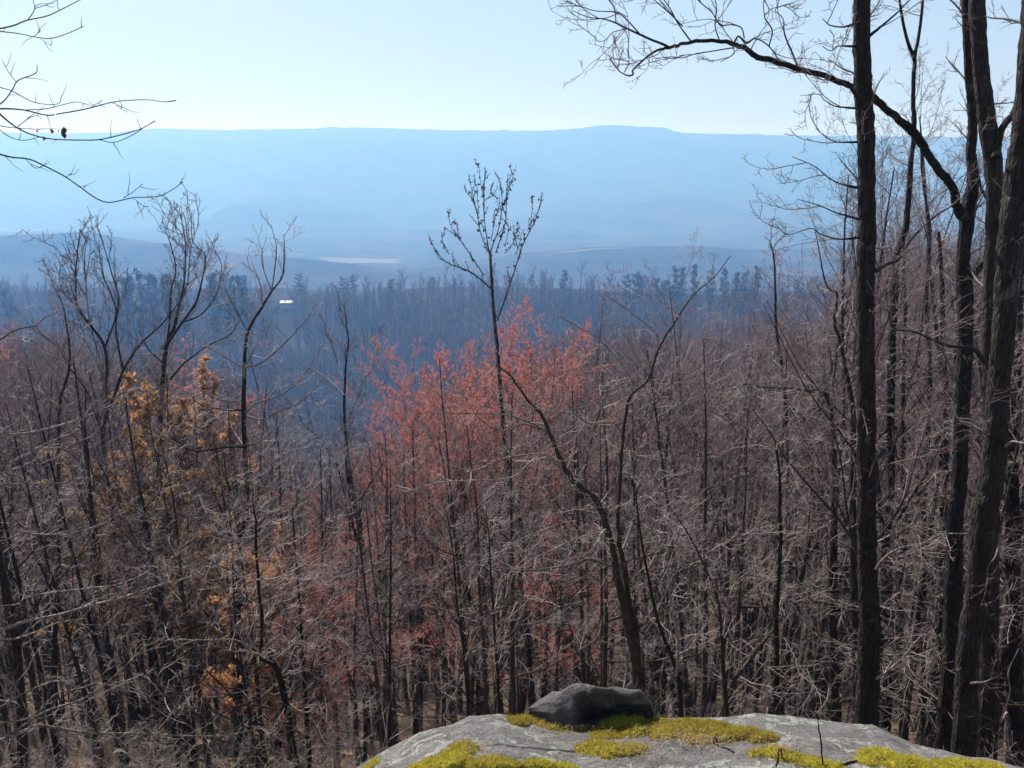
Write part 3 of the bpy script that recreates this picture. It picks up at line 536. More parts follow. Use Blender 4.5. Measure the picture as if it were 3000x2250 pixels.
# --- left trees
def uprights(list_, Y): return [stem(q, Y+U(-.8, .8), Y+U(-2, 2), False, .2) for q in list_]
hero('bare tree at left forking low into two tall wiry leaders above the forest',
     [stem("7 760 600 50;7 730 350 48;4 735 1600 46;4 700 1420 42;4 668 1170 38;4 692 1000 34;4 690 870 28;4 680 600 24;4 580 440 20;4 500 330 17;4 490 150 13;4 500 0 10;1 520 1480 5", 30, 31, True, .2)]+
     uprights(["4 695 990 32;4 730 930 28;4 800 740 24;4 860 640 19;4 920 560 16;4 1050 440 12;4 1160 300 7", "4 800 740 18;4 770 600 15;4 750 450 14;4 770 280 12;4 720 100 9;1 640 1480 5", "4 680 600 15;4 750 380 12;4 720 250 10;4 660 100 8;1 640 1560 5",
               "4 670 1160 20;4 600 980 17;4 560 870 15;4 450 720 12;4 380 600 10;4 250 500 5", "4 580 440 13;4 560 250 11;4 545 60 8;1 520 1560 4", "4 500 330 9;4 400 230 7;4 340 160 4", "4 560 250 8;4 470 130 7;4 400 0 5;1 340 1560 3", "4 600 1040 14;4 560 980 9;4 520 950 4"], 30),
     (1.9, 2.0, 3, .010, .55, 1, .09), twmat='twig_mid')
hero('broad vase-shaped bare tree with many upright leaders above the orange-leaved tree at left',
     [stem("7 970 700 72;7 975 250 66;4 1000 1600 62;4 1020 1250 48;4 1050 900 38;4 1062 700 34;4 1085 560 30;4 1130 460 26;4 1160 320 20;4 1190 200 16;4 1200 50 12;1 1200 1560 8;1 1170 1390 4", 34, 34, True, .2)]+
     uprights(["4 1090 560 22;4 1180 430 19;4 1270 300 16;4 1310 150 13;4 1330 0 9;1 1250 1560 7;1 1240 1380 4", "4 1085 560 18;4 1100 400 15;4 1110 220 13;4 1140 100 11;1 1110 1600 8;1 1050 1420 4", "4 1180 430 14;4 1300 380 12;4 1400 250 9;4 1440 60 5",
               "4 1100 800 18;4 1200 690 15;4 1350 580 12;4 1500 500 9;4 1580 350 5", "4 1160 320 10;4 1210 200 9;1 1240 1600 8;1 1290 1450 4", "1 1190 1640 8;1 1150 1520 6;1 1120 1430 3", "4 1060 700 14;4 960 600 10;4 900 480 6"], 34),
     (1.9, 2.1, 3, .011, .55, 1, .09), twmat='twig_mid')
hero('dark bare tree with drooping side boughs and bent leader, right of the orange tree',
     [stem("7 1560 1500 48;7 1550 1000 46;7 1545 600 42;7 1545 250 40;7 1600 0 40;4 1600 1600 38;4 1590 1300 36;4 1580 1040 36;4 1585 700 28;4 1605 500 24;4 1700 330 19;4 1760 230 16;4 1830 130 12;4 1842 0 8;1 1840 1520 5", 20, 21, True, .2)]+
     uprights(["4 1760 230 9;1 1790 1640 8;1 1780 1550 6;1 1755 1450 3", "4 1590 1020 18;4 1650 960 15;4 1800 910 12;4 1930 820 10;4 2050 650 6;4 2120 550 3", "4 1600 1040 16;4 1700 1060 13;4 1800 1010 10;4 1950 940 8;4 2100 800 4", "4 1560 940 15;4 1430 935 13;4 1340 890 9;4 1240 840 5",
               "4 1570 1000 18;4 1500 995 15;4 1380 985 11;4 1280 950 8;4 1220 880 4", "4 1590 1235 22;4 1440 1240 20;4 1300 1265 16;4 1200 1240 12;4 1100 1180 8;4 990 1185 4", "4 1600 1220 14;4 1700 1190 10;4 1850 1060 5", "4 1590 720 15;4 1700 690 12;4 1850 560 9;4 1950 450 6;4 2040 350 3",
               "4 1600 480 13;4 1500 300 10;4 1450 180 7;4 1400 80 4", "4 1580 730 14;4 1450 650 10;4 1330 580 5", "4 1610 1475 22;4 1670 1475 16", "4 1700 330 10;4 1690 200 8;4 1650 80 5", "4 1760 230 9;4 1700 60 6;1 1700 1600 3", "7 1520 1190 16;7 1330 1200 12;7 1180 1170 9;7 1000 1110 5", "4 1600 700 11;4 1650 600 9;4 1700 520 5"], 20),
     (1.7, 1.1, 3, .0055, .7, .8, .06), twmat='twig')
hero('crooked thin tree in the near left, kinked where its side boughs leave',
     [stem("7 1920 1680 56;7 1880 1450 50;7 1840 1180 44;7 1785 1000 38;7 1690 940 28;7 1700 760 24;7 1675 450 20;7 1660 250 17;7 1655 50 12;4 1640 1600 8;4 1640 1500 4", 10, 10.4, True, .25)]+
     [stem(q, 10.2, 9.6+U(-.4, .6)) for q in ["7 1700 940 20;7 1620 900 15;7 1530 830 10;7 1300 830 8;7 1000 830 4", "7 1770 970 18;7 1850 900 13;7 1900 860 11;7 1990 860 8;7 2060 920 4", "7 1770 960 12;7 1810 830 9;7 1830 720 5", "7 1800 960 12;7 1900 860 9;7 2020 720 7;7 2150 640 4",
               "7 1660 440 13;7 1780 430 10;7 1900 380 8;7 2040 300 4", "7 1680 600 12;7 1800 550 9;7 2000 490 7;7 2180 390 4", "7 1655 310 12;7 1800 230 10;7 1930 180 9;7 2060 100 7;7 2180 20 4", "7 1650 160 11;7 1540 190 9;7 1400 140 5", "7 1660 400 11;7 1560 420 9;7 1470 350 5", "7 1830 1200 10;7 1930 1280 7;7 2000 1300 4"]],
     (4, .6, 3, .003, .85, .7, .05), mat='bark')
hero('thin dark tree left of the red maples, double-stemmed, standing against the blue slope',
     [stem("8 150 1000 50;8 150 600 48;8 140 300 46;8 120 120 40;5 80 1600 34;5 40 1380 28;5 30 1200 24;5 20 950 20;5 30 700 15;5 45 550 12;5 30 420 7;5 20 300 4", 28, 29, True, .2)]+
     uprights(["8 140 260 26;8 40 0 20;5 30 1600 14;4 2180 1350 10;4 2060 1180 8;4 1960 1080 6;4 1920 970 3", "5 40 1380 13;5 50 1200 11;5 45 1050 9;5 120 900 7;5 140 780 4", "8 140 250 20;5 130 1600 15;5 220 1430 10;5 280 1330 5", "5 20 900 10;4 2130 800 8;4 2020 720 4", "5 30 640 8;5 120 550 4", "4 2190 700 8;4 2140 560 6;4 2100 450 3"], 28),
     (1.8, 1.6, 3, .009, .6, 1, .07), twmat='twig_mid')
hero('slim grey tree far left with a high wiry crown', [stem("7 350 1250 46;7 355 800 40;7 380 400 38;7 385 0 36;4 380 1500 34;4 380 1200 30;4 390 950 26;4 450 720 18;4 440 500 13;4 400 300 8;4 330 180 4", 22, 22.5, True)]+
     uprights(["4 390 980 16;4 300 900 11;4 230 700 6", "4 450 700 12;4 540 560 8;4 550 420 4", "4 445 690 12;4 330 640 10;4 200 570 7;4 60 540 3"], 22), (2.2, 1.4, 3, .0065, .6, 1, .07))
hero('dark leaning trunk at the lower left edge', [stem("7 150 1700 66;7 140 1300 60;7 110 900 56;7 50 560 52;7 0 310 46;4 -60 1550 40;4 -120 1000 30", 12, 12.4, True)], (1.2, .9, 3, .004, .8))
# overhanging trees just outside the left edge
ov = hero('overhanging tree at the left edge, thin boughs across the sky, dead leaves hanging',
     [stem("7 -330 1500 130;7 -330 700 110;7 -320 0 90;4 -320 1000 80;4 -310 0 66;1 -320 1200 52;1 -300 600 38;1 -280 0 22;1 -240 -300 10", 6.2, 6.0, True, .1)]+
     [stem(q, a, b, False, .12) for q, a, b in [("1 -300 900 18;1 -150 880 15;1 -60 720 13;1 0 705 12;1 150 712 10;1 300 745 9;1 400 735 8;1 560 705 8;1 740 660 6;1 870 648 6;1 980 648 5;1 1060 660 5;1 1140 652 8", 6.0, 5.6),
       ("1 -60 640 14;1 0 740 12;1 100 820 10;1 200 870 9;1 330 900 8;1 500 908 8;1 640 905 8;1 760 880 7;1 900 840 6;1 960 810 5;1 1005 785 7", 5.9, 5.5), ("1 640 905 6;1 740 922 5;1 850 880 5;1 935 825 4", 5.5, 5.4), ("1 -200 1000 15;1 -60 980 13;1 0 1000 12;1 80 1020 11;1 190 1032 10;1 290 1075 9;1 430 1150 8;1 530 1220 8;1 640 1295 8;1 730 1310 7;1 860 1282 7;1 1010 1275 6;1 1100 1240 5;1 1185 1180 5", 6.0, 5.4),
       ("1 800 1285 5;1 880 1230 4;1 925 1192 4", 5.5, 5.4), ("1 170 1035 4;1 220 1085 4;1 260 1085 4;1 320 1050 3", 5.9, 5.8), ("1 870 1290 4;1 930 1335 4;1 965 1337 4", 5.5, 5.4), ("1 430 1145 4;1 460 1128 4", 5.7, 5.7), ("1 510 1205 4;1 560 1210 3", 5.7, 5.6),
       ("1 -220 200 14;1 -60 190 11;1 0 185 10;1 90 165 9;1 180 130 8;1 300 105 7;1 400 60 6;1 515 0 5;1 640 -70 3", 6.0, 5.5), ("1 180 130 6;1 225 60 6;1 213 0 4;1 205 -60 3", 5.8, 5.7), ("1 225 55 5;1 330 20 4;1 420 -30 3", 5.7, 5.7), ("1 -20 200 8;1 100 215 7;1 220 238 6;1 320 250 6;1 430 220 5;1 540 172 5", 5.9, 5.5),
       ("1 220 236 4;1 265 200 3", 5.6, 5.6), ("1 260 250 3;1 330 297 3", 5.6, 5.5), ("1 -30 700 9;1 40 640 8;1 80 580 8;1 120 520 7;1 230 475 6;1 240 420 4", 5.9, 5.7), ("1 105 530 5;1 50 460 4;1 15 390 3", 5.8, 5.8), ("1 -80 520 8;1 0 565 7;1 80 590 6;1 200 655 6;1 290 675 5;1 380 670 5;1 398 622 4", 5.9, 5.6),
       ("1 170 712 6;1 300 705 6;1 400 680 5;1 500 660 5;1 600 690 4", 5.7, 5.6), ("1 600 690 4;1 665 648 4", 5.6, 5.5), ("1 740 662 4;1 770 695 3;1 825 728 4", 5.6, 5.5), ("1 -20 810 7;1 60 825 6;1 180 835 5;1 320 835 4;1 450 838 3", 5.9, 5.7), ("1 -30 820 6;1 60 885 6;1 150 910 5;1 250 890 4", 5.9, 5.8), ("1 115 820 5;1 190 765 5;1 240 750 4;1 270 770 3", 5.8, 5.7)]],
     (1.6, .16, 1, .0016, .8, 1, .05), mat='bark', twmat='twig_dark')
lv = []
for (x, y, s) in [(410, 850, 44), (412, 875, 36), (332, 850, 26), (238, 850, 16), (378, 850, 12), (283, 898, 22)]:
    u, v = cpx('1', x, y); p = PY(u, v, 5.72)-np.array(ov.location); h = s*.45208*5.9/FPX
    n = 9; 
    for q in range(2 if s > 30 else 1):
        ox = rng.normal(0, h*.25)
        for i_ in range(n-1):
            pass
    t = np.linspace(0, 1, n); wdt = np.sin(np.pi*np.clip(t, .04, .97))*h*.42; cx_ = p[0]+np.sin(t*4+x)*h*.12
    for side in (-1, 0, 1): lv.append((np.stack([cx_+side*wdt, p[1]+(np.abs(side)*wdt*.6)+0*t, p[2]+h*(.5-t)*1.15], -1)))
for q in range(0, len(lv), 3):
    a = np.stack(lv[q:q+3], 1).reshape(-1, 3); n = 9; F = []
    for i_ in range(n-1):
        for j_ in range(2): F.append((i_*3+j_, i_*3+j_+1, (i_+1)*3+j_+1, (i_+1)*3+j_))
    link('dead_leaf', mesh_np('dead_leaf', a, F), M['dead_leaf'], ov)
hero('near tree beyond the left edge whose pale lit boughs sweep in from the lower left',
     [stem("7 -420 2100 120;7 -400 1500 100;7 -380 700 84;7 -360 0 66;4 -340 1000 46;4 -330 500 26", 4.6, 4.7, True, .1)]+
     [stem(q, a, b, False, .15, 5) for q, a, b in [("7 -300 860 24;7 -100 800 21;7 0 770 20;7 150 715 18;7 380 665 17;7 550 615 15;7 800 550 13;7 1000 485 12;7 1230 420 9;7 1330 360 7;7 1390 310 4", 4.7, 5.2), ("7 -200 840 14;7 0 822 13;7 100 820 11;7 250 770 9;7 380 715 8;7 560 690 6", 4.7, 5.1),
       ("7 -300 1600 26;7 0 1480 22;7 130 1430 20;7 240 1385 18;7 380 1400 16;7 560 1430 14;7 800 1435 13;7 1080 1442 11;7 1300 1455 9;7 1500 1440 7;7 1700 1400 4", 4.6, 5.6), ("7 -100 1560 15;7 100 1420 14;7 300 1290 13;7 520 1220 12;7 700 1100 11;7 870 940 10;7 960 840 8;7 1020 700 6;7 1080 520 4", 4.7, 5.3),
       ("7 -150 1360 14;7 0 1365 12;7 180 1335 10;7 300 1240 9;7 380 1170 8;7 560 1130 7;7 660 1060 6;7 740 940 4;7 780 850 3", 4.7, 5.1), ("7 -100 1320 12;7 0 1265 11;7 200 1150 9;7 380 1080 7;7 470 990 4", 4.6, 4.9), ("7 880 935 7;7 990 885 6;7 1080 870 5;7 1150 820 4", 5.2, 5.1), ("7 1000 1440 7;7 1090 1330 6;7 1160 1220 5;7 1205 1110 4", 5.2, 5.0),
       ("7 -60 960 10;7 30 1060 9;7 110 1150 8;7 170 1280 6", 4.8, 4.9), ("7 100 1110 7;7 180 1020 6;7 215 950 5;7 240 1080 4", 4.8, 4.9), ("7 720 1430 6;7 820 1520 5;7 960 1600 5;7 1130 1620 3", 5.1, 5.0), ("7 190 1440 7;7 195 1590 6;7 330 1550 5;7 430 1440 4", 4.9, 4.8),
       ("7 -150 610 10;7 100 600 7;7 160 560 8;7 300 525 8;7 560 495 8;7 780 465 7;7 950 390 6;7 1100 300 5;7 1260 200 3", 5.0, 5.6), ("7 -60 120 12;7 100 125 11;7 300 150 9;7 450 120 6;7 600 80 4", 4.9, 5.4), ("4 -200 1190 18;4 0 1160 16;4 150 1150 14;4 300 1120 13;4 480 1070 11;4 690 980 8;4 830 900 4", 4.9, 5.5),
       ("4 -100 1390 15;4 0 1360 14;4 150 1300 11;4 300 1215 9;4 380 1180 7;4 500 1080 4", 4.9, 5.3), ("4 -100 1420 14;4 0 1405 13;4 200 1340 11;4 300 1240 9;4 400 1215 8;4 540 1190 6;4 620 1150 4", 4.9, 5.2), ("4 -100 1490 14;4 0 1485 12;4 150 1478 11;4 380 1472 9;4 500 1440 7;4 575 1395 4", 4.9, 5.2),
       ("4 -100 600 17;4 0 540 15;4 100 480 13;4 220 450 11;4 290 400 8;4 350 370 5", 5.2, 5.6), ("4 220 450 8;4 290 520 7;4 400 600 5;4 440 690 3", 5.6, 6), ("4 -80 1260 9;4 60 1240 8;4 200 1250 5;4 300 1210 3", 4.9, 5.2), ("7 -60 200 9;7 60 170 8;7 160 110 6;7 180 40 4", 4.9, 5.2)]],
     (5.5, .26, 2, .0016, .75, .8, .05), mat='sunlit_bark', twmat='twig')  # whole tree wears the bark with sunlight painted in

# ------------------------------------------------------------------ generic forest: individuals near, one mass beyond
count = {'n': 0}; GEN = []
def px_u(x, y): return 1500+FPX*x/max(y, 1)*.97
def region(x, y):
    u = px_u(x, y)
    for lim, t in ((90, 'at the left border'), (240, 'at far left'), (480, 'left of the orange-leaved tree'), (700, 'by the orange-leaved tree'), (900, 'right of the dark bough tree'), (1130, 'under the blue gap'), (1380, 'left of the spire'), (1600, 'right of the spire'),
                   (1900, 'behind the boulder'), (2120, 'beyond the moss bank'), (2330, 'above the right slab'), (2500, 'left of the straight trunk'), (2700, 'right of the straight trunk'), (2850, 'by the forked trunk'), (2960, 'at the right edge')):
        if u < lim: return t
    return 'beside the right border'
def depth_w(y): return 'close by' if y < 20 else ('in second rank' if y < 30 else ('down the slope' if y < 48 else ('halfway down the slope' if y < 85 else 'far down the slope')))
LOOK = {'pole': 'slim straight-stemmed tree', 'grey0': 'tall bare grey tree', 'tan0': 'low pale-twigged tree', 'maple0': 'red-budded maple', 'grey1': 'bare purplish tree', 'maple1': 'hazy red maple', 'dome': 'domed red maple', 'orange': 'orange-leaved tree', 'olive': 'olive-brown leafy tree'}
ORD = ['leftmost', 'second from left', 'third from left', 'fourth from left', 'fifth from left', 'sixth from left', 'seventh from left', 'eighth from left', 'ninth from left', 'tenth from left', 'eleventh from left', 'twelfth from left', 'thirteenth from left', 'fourteenth from left', 'fifteenth from left', 'sixteenth from left', 'seventeenth from left', 'eighteenth from left', 'nineteenth from left', 'twentieth from left']
def ordinals(objs):
    by = {}
    for o in objs: by.setdefault(o['label'], []).append(o)
    for lb, os_ in by.items():
        if len(os_) < 2 or len(os_) > 20: continue
        os_.sort(key=lambda o: px_u(o.location.x, o.location.y))
        for k_, o in enumerate(os_): o['label'] = '%s, %s' % (lb, ORD[k_])
def place(kind, idx, x, y, sc, rz, label=None, group=None, zs=1.0, wd=1.0):
    p = PROTO[kind][idx % len(PROTO[kind])]; z = float(terrain(x, y))-.15
    e = empty('tree', (x, y, z)); e.rotation_euler = (U(-.04, .04), U(-.04, .04), rz); e.scale = (sc*wd, sc*wd, sc*zs)
    lb = label or '%s %s %s' % (LOOK[kind], depth_w(y), region(x, y))
    tag(e, lb, 'tree', group or {'t': 'tall bare trees of the near forest', 'l': 'low pale-twigged trees', 's': 'slim straight trees of the near forest', 'r': 'red-budded maples', 'b': 'bare purplish trees', 'h': 'hazy red maples'}.get(lb[0] if not label else '', 'trees standing out of the forest'))
    link('trunk', p['trunk'], None, e); o = link('crown', p['crown'], None, e); o['kind'] = 'stuff'
    if 'bits' in p: o = link(p['bn'], p['bits'], None, e); o['kind'] = 'stuff'
    count['n'] += 1; GEN.append(e); return e
def place_px(kind, idx, u, vtop, Y, sc_min=.6, label=None, group=None):
    """tree whose top stands at pixel (u, vtop) and at distance Y"""
    top = PY(u*K, vtop*K, Y); z = float(terrain(top[0], top[1])); h = top[2]-z; p = PROTO[kind][idx % len(PROTO[kind])]
    s = h/p['Ht']; sc = min(max(s, sc_min), 1.7); rz = U(0, 6.28); wd = 1.25 if kind in ('dome', 'maple0', 'maple1') else .9; cx, cy_ = p['cen']*sc*wd
    return place(kind, idx, top[0]-(cx*math.cos(rz)-cy_*math.sin(rz)), top[1]-(cx*math.sin(rz)+cy_*math.cos(rz)), sc, rz, label, group, min(max(s/sc, .7), 1.4), wd)
taken = []
# coloured trees set where the photograph has its red, orange and olive crowns (2212-px frame)
for kind, i_, u, vt, Yd, lab in [
    ('dome', 0, 1085, 610, 46, 'big salmon-red maple with a domed hazy crown directly behind the spire'), ('dome', 0, 960, 705, 42, 'broad salmon-red maple at the left shoulder of the domed one'), ('dome', 0, 1190, 700, 50, 'red maple right of the budded spire, at the dome edge'), ('dome', 0, 1040, 800, 38, 'salmon-red maple low in the middle of the red crowns'), ('maple0', 0, 600, 960, 50, 'faint red maple right of the orange-leaved tree'), ('maple1', 1, 1790, 860, 62, 'faint pinkish maple left of the straight thick trunk'),
    ('dome', 0, 905, 850, 34, 'lower red maple at the left foot of the domed one'), ('maple0', 1, 1080, 800, 36, 'red maple nearest the viewer under the domed crown'), ('maple0', 0, 840, 1060, 32, 'small red maple below the blue gap'), ('maple0', 1, 780, 1190, 24, 'vivid small red maple low below the blue gap'),
    ('maple0', 1, 640, 1200, 22, 'low red maple right of the dark bough tree'), ('maple0', 0, 1230, 1060, 24, 'red maple just behind the leaning two-stemmed tree'),
    ('orange', 0, 345, 785, 36, 'orange-tan leaved tree top at left'), ('maple1', 0, 340, 730, 52, 'red maple behind the orange-leaved tree at left'), ('olive', 0, 350, 870, 27, 'olive-brown leafy tree under the orange top at left'),
    ('olive', 1, 290, 1000, 26, 'olive-brown tree lowest at left'), ('olive', 1, 410, 870, 36, 'dark olive tree right of the orange top'), ('orange', 0, 540, 1150, 21, 'small orange-tan tree below the dark bough tree'), ('maple0', 1, 590, 1130, 23, 'soft red maple beside the small orange-tan tree')]:
    e = place_px(kind, i_, u, vt, Yd, .5, lab); taken.append((e.location.x, e.location.y))
# tall bare trees that stand out above the canopy
for i_, (u, vt, Yd, lab) in enumerate([(1480, 520, 40, 'open-crowned bare tree rising above the ridge right of centre'), (1660, 515, 46, 'neat oval-crowned bare tree left of the straight thick trunk'), (1290, 575, 60, 'narrow bare tree at the right of the red maples'),
        (1390, 560, 75, 'slim bare tree standing left of the open-crowned one'), (60, 620, 55, 'bare tree at the far left standing above the others'), (210, 520, 60, 'wiry bare tree behind the forked tree at left'), (560, 590, 70, 'thin bare tree behind the bent leader'), (1760, 560, 50, 'bare tree close left of the straight thick trunk'),
        (1900, 200, 26, 'tall bare tree seen through the twigs right of the straight trunk'), (1990, 60, 24, 'tall bare tree between the straight and the forked trunk'), (2060, 120, 30, 'tall bare tree behind the forked trunk'), (2170, 60, 22, 'tall bare tree at the top right corner'), (1950, 330, 34, 'bare tree with fine crown behind the long limb'),
        (2120, 250, 36, 'bare tree filling the gap between the forked and leaning trunks'), (1830, 430, 38, 'bare tree peeping left of the straight thick trunk'), (2200, 180, 30, 'bare tree right of the leaning trunk at the border'), (2010, 420, 44, 'fine-crowned bare tree below the long limb')]):
    kd = 'grey0' if Yd < 60 else 'grey1'; e = place_px(kd, i_ if Yd < 60 else i_, u, vt, Yd, .7, lab); taken.append((e.location.x, e.location.y))
# candidates over the near slope
cand = []
def canopy_limit(u2212):  # highest row (2212 px) that the general canopy may reach
    return np.interp(u2212, [0, 120, 300, 520, 600, 700, 860, 960, 1200, 1500, 1750, 1800, 1900, 2300], [680, 690, 730, 770, 870, 930, 890, 780, 690, 670, 650, 540, 300, 200])
nT = 0
y_ = 14.0
pts = []
for q in range(13000):
    yy = 13+(400-13)*U(0, 1)**1.15; xx = U(-.78, .80)*yy+U(-6, 6)
    pts.append((xx, yy))
pts = np.array(pts)
cell = {}
keep = []
for xx, yy in pts:
    s = 1.7+yy*.007; key = (int(xx//s), int(yy//s), int(s*10)//4)
    if key in cell: continue
    cell[key] = 1
    keep.append((xx, yy))
keep.sort(key=lambda p: p[1])
rest = []
for xx, yy in keep:
    u = (1500+FPX*xx/yy*.97)/K; z = float(terrain(xx, yy))
    right = u > 1780
    r_ = U(0, 1); lod = 0 if yy < 55 else 1
    kind = ('tan0' if r_ < (.15 if yy < 30 else .06) else ('pole' if r_ < .72 else 'grey0')) if lod == 0 else ('maple1' if (r_ > .99 and u < 1250) else 'grey1')
    idx = int(U(0, 12)); Hh = PROTO[kind][idx % len(PROTO[kind])]['Ht']
    lim = canopy_limit(u); ztop = PY(u*K, lim*K+U(0, 160), yy)[2]; smax = (ztop-z)/Hh
    sc = min(U(.75, 1.2), smax)
    if sc < .28: continue
    if yy < 17 and kind == 'grey0' and not right: continue
    if count['n'] < 272:
        place(kind, idx, xx, yy, sc, U(0, 6.28), None, None, 1.0)
    else: rest.append((xx, yy, z-.2, sc, kind, idx))
ordinals([e for e in GEN if not e['group'].startswith('trees standing')])
# geometry nodes scatter
def scatter(name, protos, P, idx, rot, sc, label, cat=None):
    """protos: list of objects; one object instancing them on points"""
    me = bpy.data.meshes.new(name); me.vertices.add(len(P)); me.vertices.foreach_set('co', np.asarray(P, np.float32).ravel())
    for nm, ty, arr in (('pick', 'INT', np.asarray(idx, np.int32)), ('spin', 'FLOAT', np.asarray(rot, np.float32)), ('size', 'FLOAT', np.asarray(sc, np.float32))):
        at = me.attributes.new(nm, ty, 'POINT'); at.data.foreach_set('value', arr)
    o = link(name, me); tag(o, label, cat, kind='stuff')
    ng = bpy.data.node_groups.new(name+'_scatter', 'GeometryNodeTree'); ng.interface.new_socket('Geometry', in_out='INPUT', socket_type='NodeSocketGeometry'); ng.interface.new_socket('Geometry', in_out='OUTPUT', socket_type='NodeSocketGeometry')
    L = ng.links.new; n = ng.nodes; gi = n.new('NodeGroupInput'); go = n.new('NodeGroupOutput'); iop = n.new('GeometryNodeInstanceOnPoints'); jo = n.new('GeometryNodeJoinGeometry')
    for grp in reversed(protos):
        gs = []
        for ob in (grp if isinstance(grp, (list, tuple)) else [grp]):
            oi = n.new('GeometryNodeObjectInfo'); oi.inputs['Object'].default_value = ob; oi.inputs['As Instance'].default_value = True; gs.append(oi.outputs['Geometry'])
        if len(gs) == 1: L(gs[0], jo.inputs[0])
        else:
            j2 = n.new('GeometryNodeJoinGeometry'); g2 = n.new('GeometryNodeGeometryToInstance')
            for s in gs: L(s, g2.inputs[0])
            L(g2.outputs[0], jo.inputs[0])
    def attr(nm, ty): a = n.new('GeometryNodeInputNamedAttribute'); a.data_type = ty; a.inputs[0].default_value = nm; return a.outputs[0]
    cx = n.new('ShaderNodeCombineXYZ'); L(attr('spin', 'FLOAT'), cx.inputs[2])
    L(gi.outputs[0], iop.inputs['Points']); L(jo.outputs[0], iop.inputs['Instance']); iop.inputs['Pick Instance'].default_value = True
    L(attr('pick', 'INT'), iop.inputs['Instance Index']); L(cx.outputs[0], iop.inputs['Rotation']); L(attr('size', 'FLOAT'), iop.inputs['Scale']); L(iop.outputs[0], go.inputs[0])
    md = o.modifiers.new('scatter', 'NODES'); md.node_group = ng; return o
def joinmesh(name, parts):
    Vs, Fs, mi, off = [], [], [], 0; me = None; mats = []
    lens = []
    for m_ in parts:
        n = len(m_.vertices); co = np.empty(n*3, np.float32); m_.vertices.foreach_get('co', co); ls = np.empty(len(m_.polygons), np.int32); m_.polygons.foreach_get('loop_total', ls)
        vi = np.empty(len(m_.loops), np.int32); m_.loops.foreach_get('vertex_index', vi)
        Vs.append(co.reshape(-1, 3)); Fs.append(vi+off); lens.append(ls); mi.append(np.full(len(ls), len(mats), np.int32)); mats.append(m_.materials[0]); off += n
    V = np.concatenate(Vs); vi = np.concatenate(Fs); ls = np.concatenate(lens); me = bpy.data.meshes.new(name)
    me.vertices.add(len(V)); me.vertices.foreach_set('co', V.ravel()); me.loops.add(len(vi)); me.loops.foreach_set('vertex_index', vi)
    me.polygons.add(len(ls)); me.polygons.foreach_set('loop_start', np.concatenate([[0], np.cumsum(ls)[:-1]]).astype(np.int32)); me.polygons.foreach_set('material_index', np.concatenate(mi))
    me.polygons.foreach_set('use_smooth', np.ones(len(ls), bool)); me.update(calc_edges=True)
    for m_ in mats: me.materials.append(m_)
    return me
# one real distant tree of each middle kind, standing at the end of the slope, is what the mass repeats
src = []; kinds = [('grey1', 0), ('grey1', 1), ('grey1', 2), ('grey1', 3), ('maple1', 0), ('maple1', 1)]
for q, (kd, ii) in enumerate(kinds):
    p = PROTO[kd][ii]; me = joinmesh('tree', [p['trunk'], p['crown']]+([p['bits']] if 'bits' in p else []))
    x, y = -60+q*26, 395; o = link('tree', me, None, None, (x, y, float(terrain(x, y))-.3)); tag(o, 'distant %s tree number %s from the left deep in the hollow' % (('bare grey', 'bare forked', 'bare slim', 'bare pale', 'reddish', 'small reddish')[q], ('one', 'two', 'three', 'four', 'five', 'six')[q]), 'tree', 'trees deep in the hollow'); src.append(o)
for q in src: q['label'] = 'bare distant tree deep in the hollow'
ordinals(src)
P, I, S = [], [], []
for xx, yy, z, sc, kind, idx in rest:
    if kind.startswith('maple'): I.append(4+idx % 2); hh = PROTO['maple1'][idx % 2]['H']
    else: I.append(idx % 4); hh = PROTO['grey1'][idx % 4]['H']
    P.append((xx, yy, z)); S.append(sc*(PROTO[kind][idx % len(PROTO[kind])]['H']/hh))
print('individual trees', count['n'], 'mass', len(P))
scatter('forest', src, P, I, U(0, 6.28, len(P)), S, 'mass of bare grey and purplish trees covering the slope below the rock')
# far slope and ridge: low trees
fsrc = []
for q, me in enumerate(FAR):
    x, y = 150+q*9, 806+q*2; o = link('tree', me, None, None, (x, y, float(terrain(x, y))-.3)); tag(o, 'bare tree on the crest of the hazy middle ridge', 'tree', 'bare trees on the crest of the middle ridge'); fsrc.append(o)
n = 10000; yy = U(400, 812, n); xx = U(-.72, .74, n)*yy+U(-10, 10, n)
ok = ~((np.abs(1500+FPX*xx/yy*.97-838) < 30) & (yy > 640)); xx, yy = xx[ok], yy[ok]; n = len(xx)
P = np.stack([xx, yy, terrain(xx, yy)-.3], -1)
scatter('ridge_forest', fsrc, P, rng.integers(0, 3, n), U(0, 6.28, n), U(.55, 1.3, n), 'hazy blue-grey forest on the far side of the hollow')
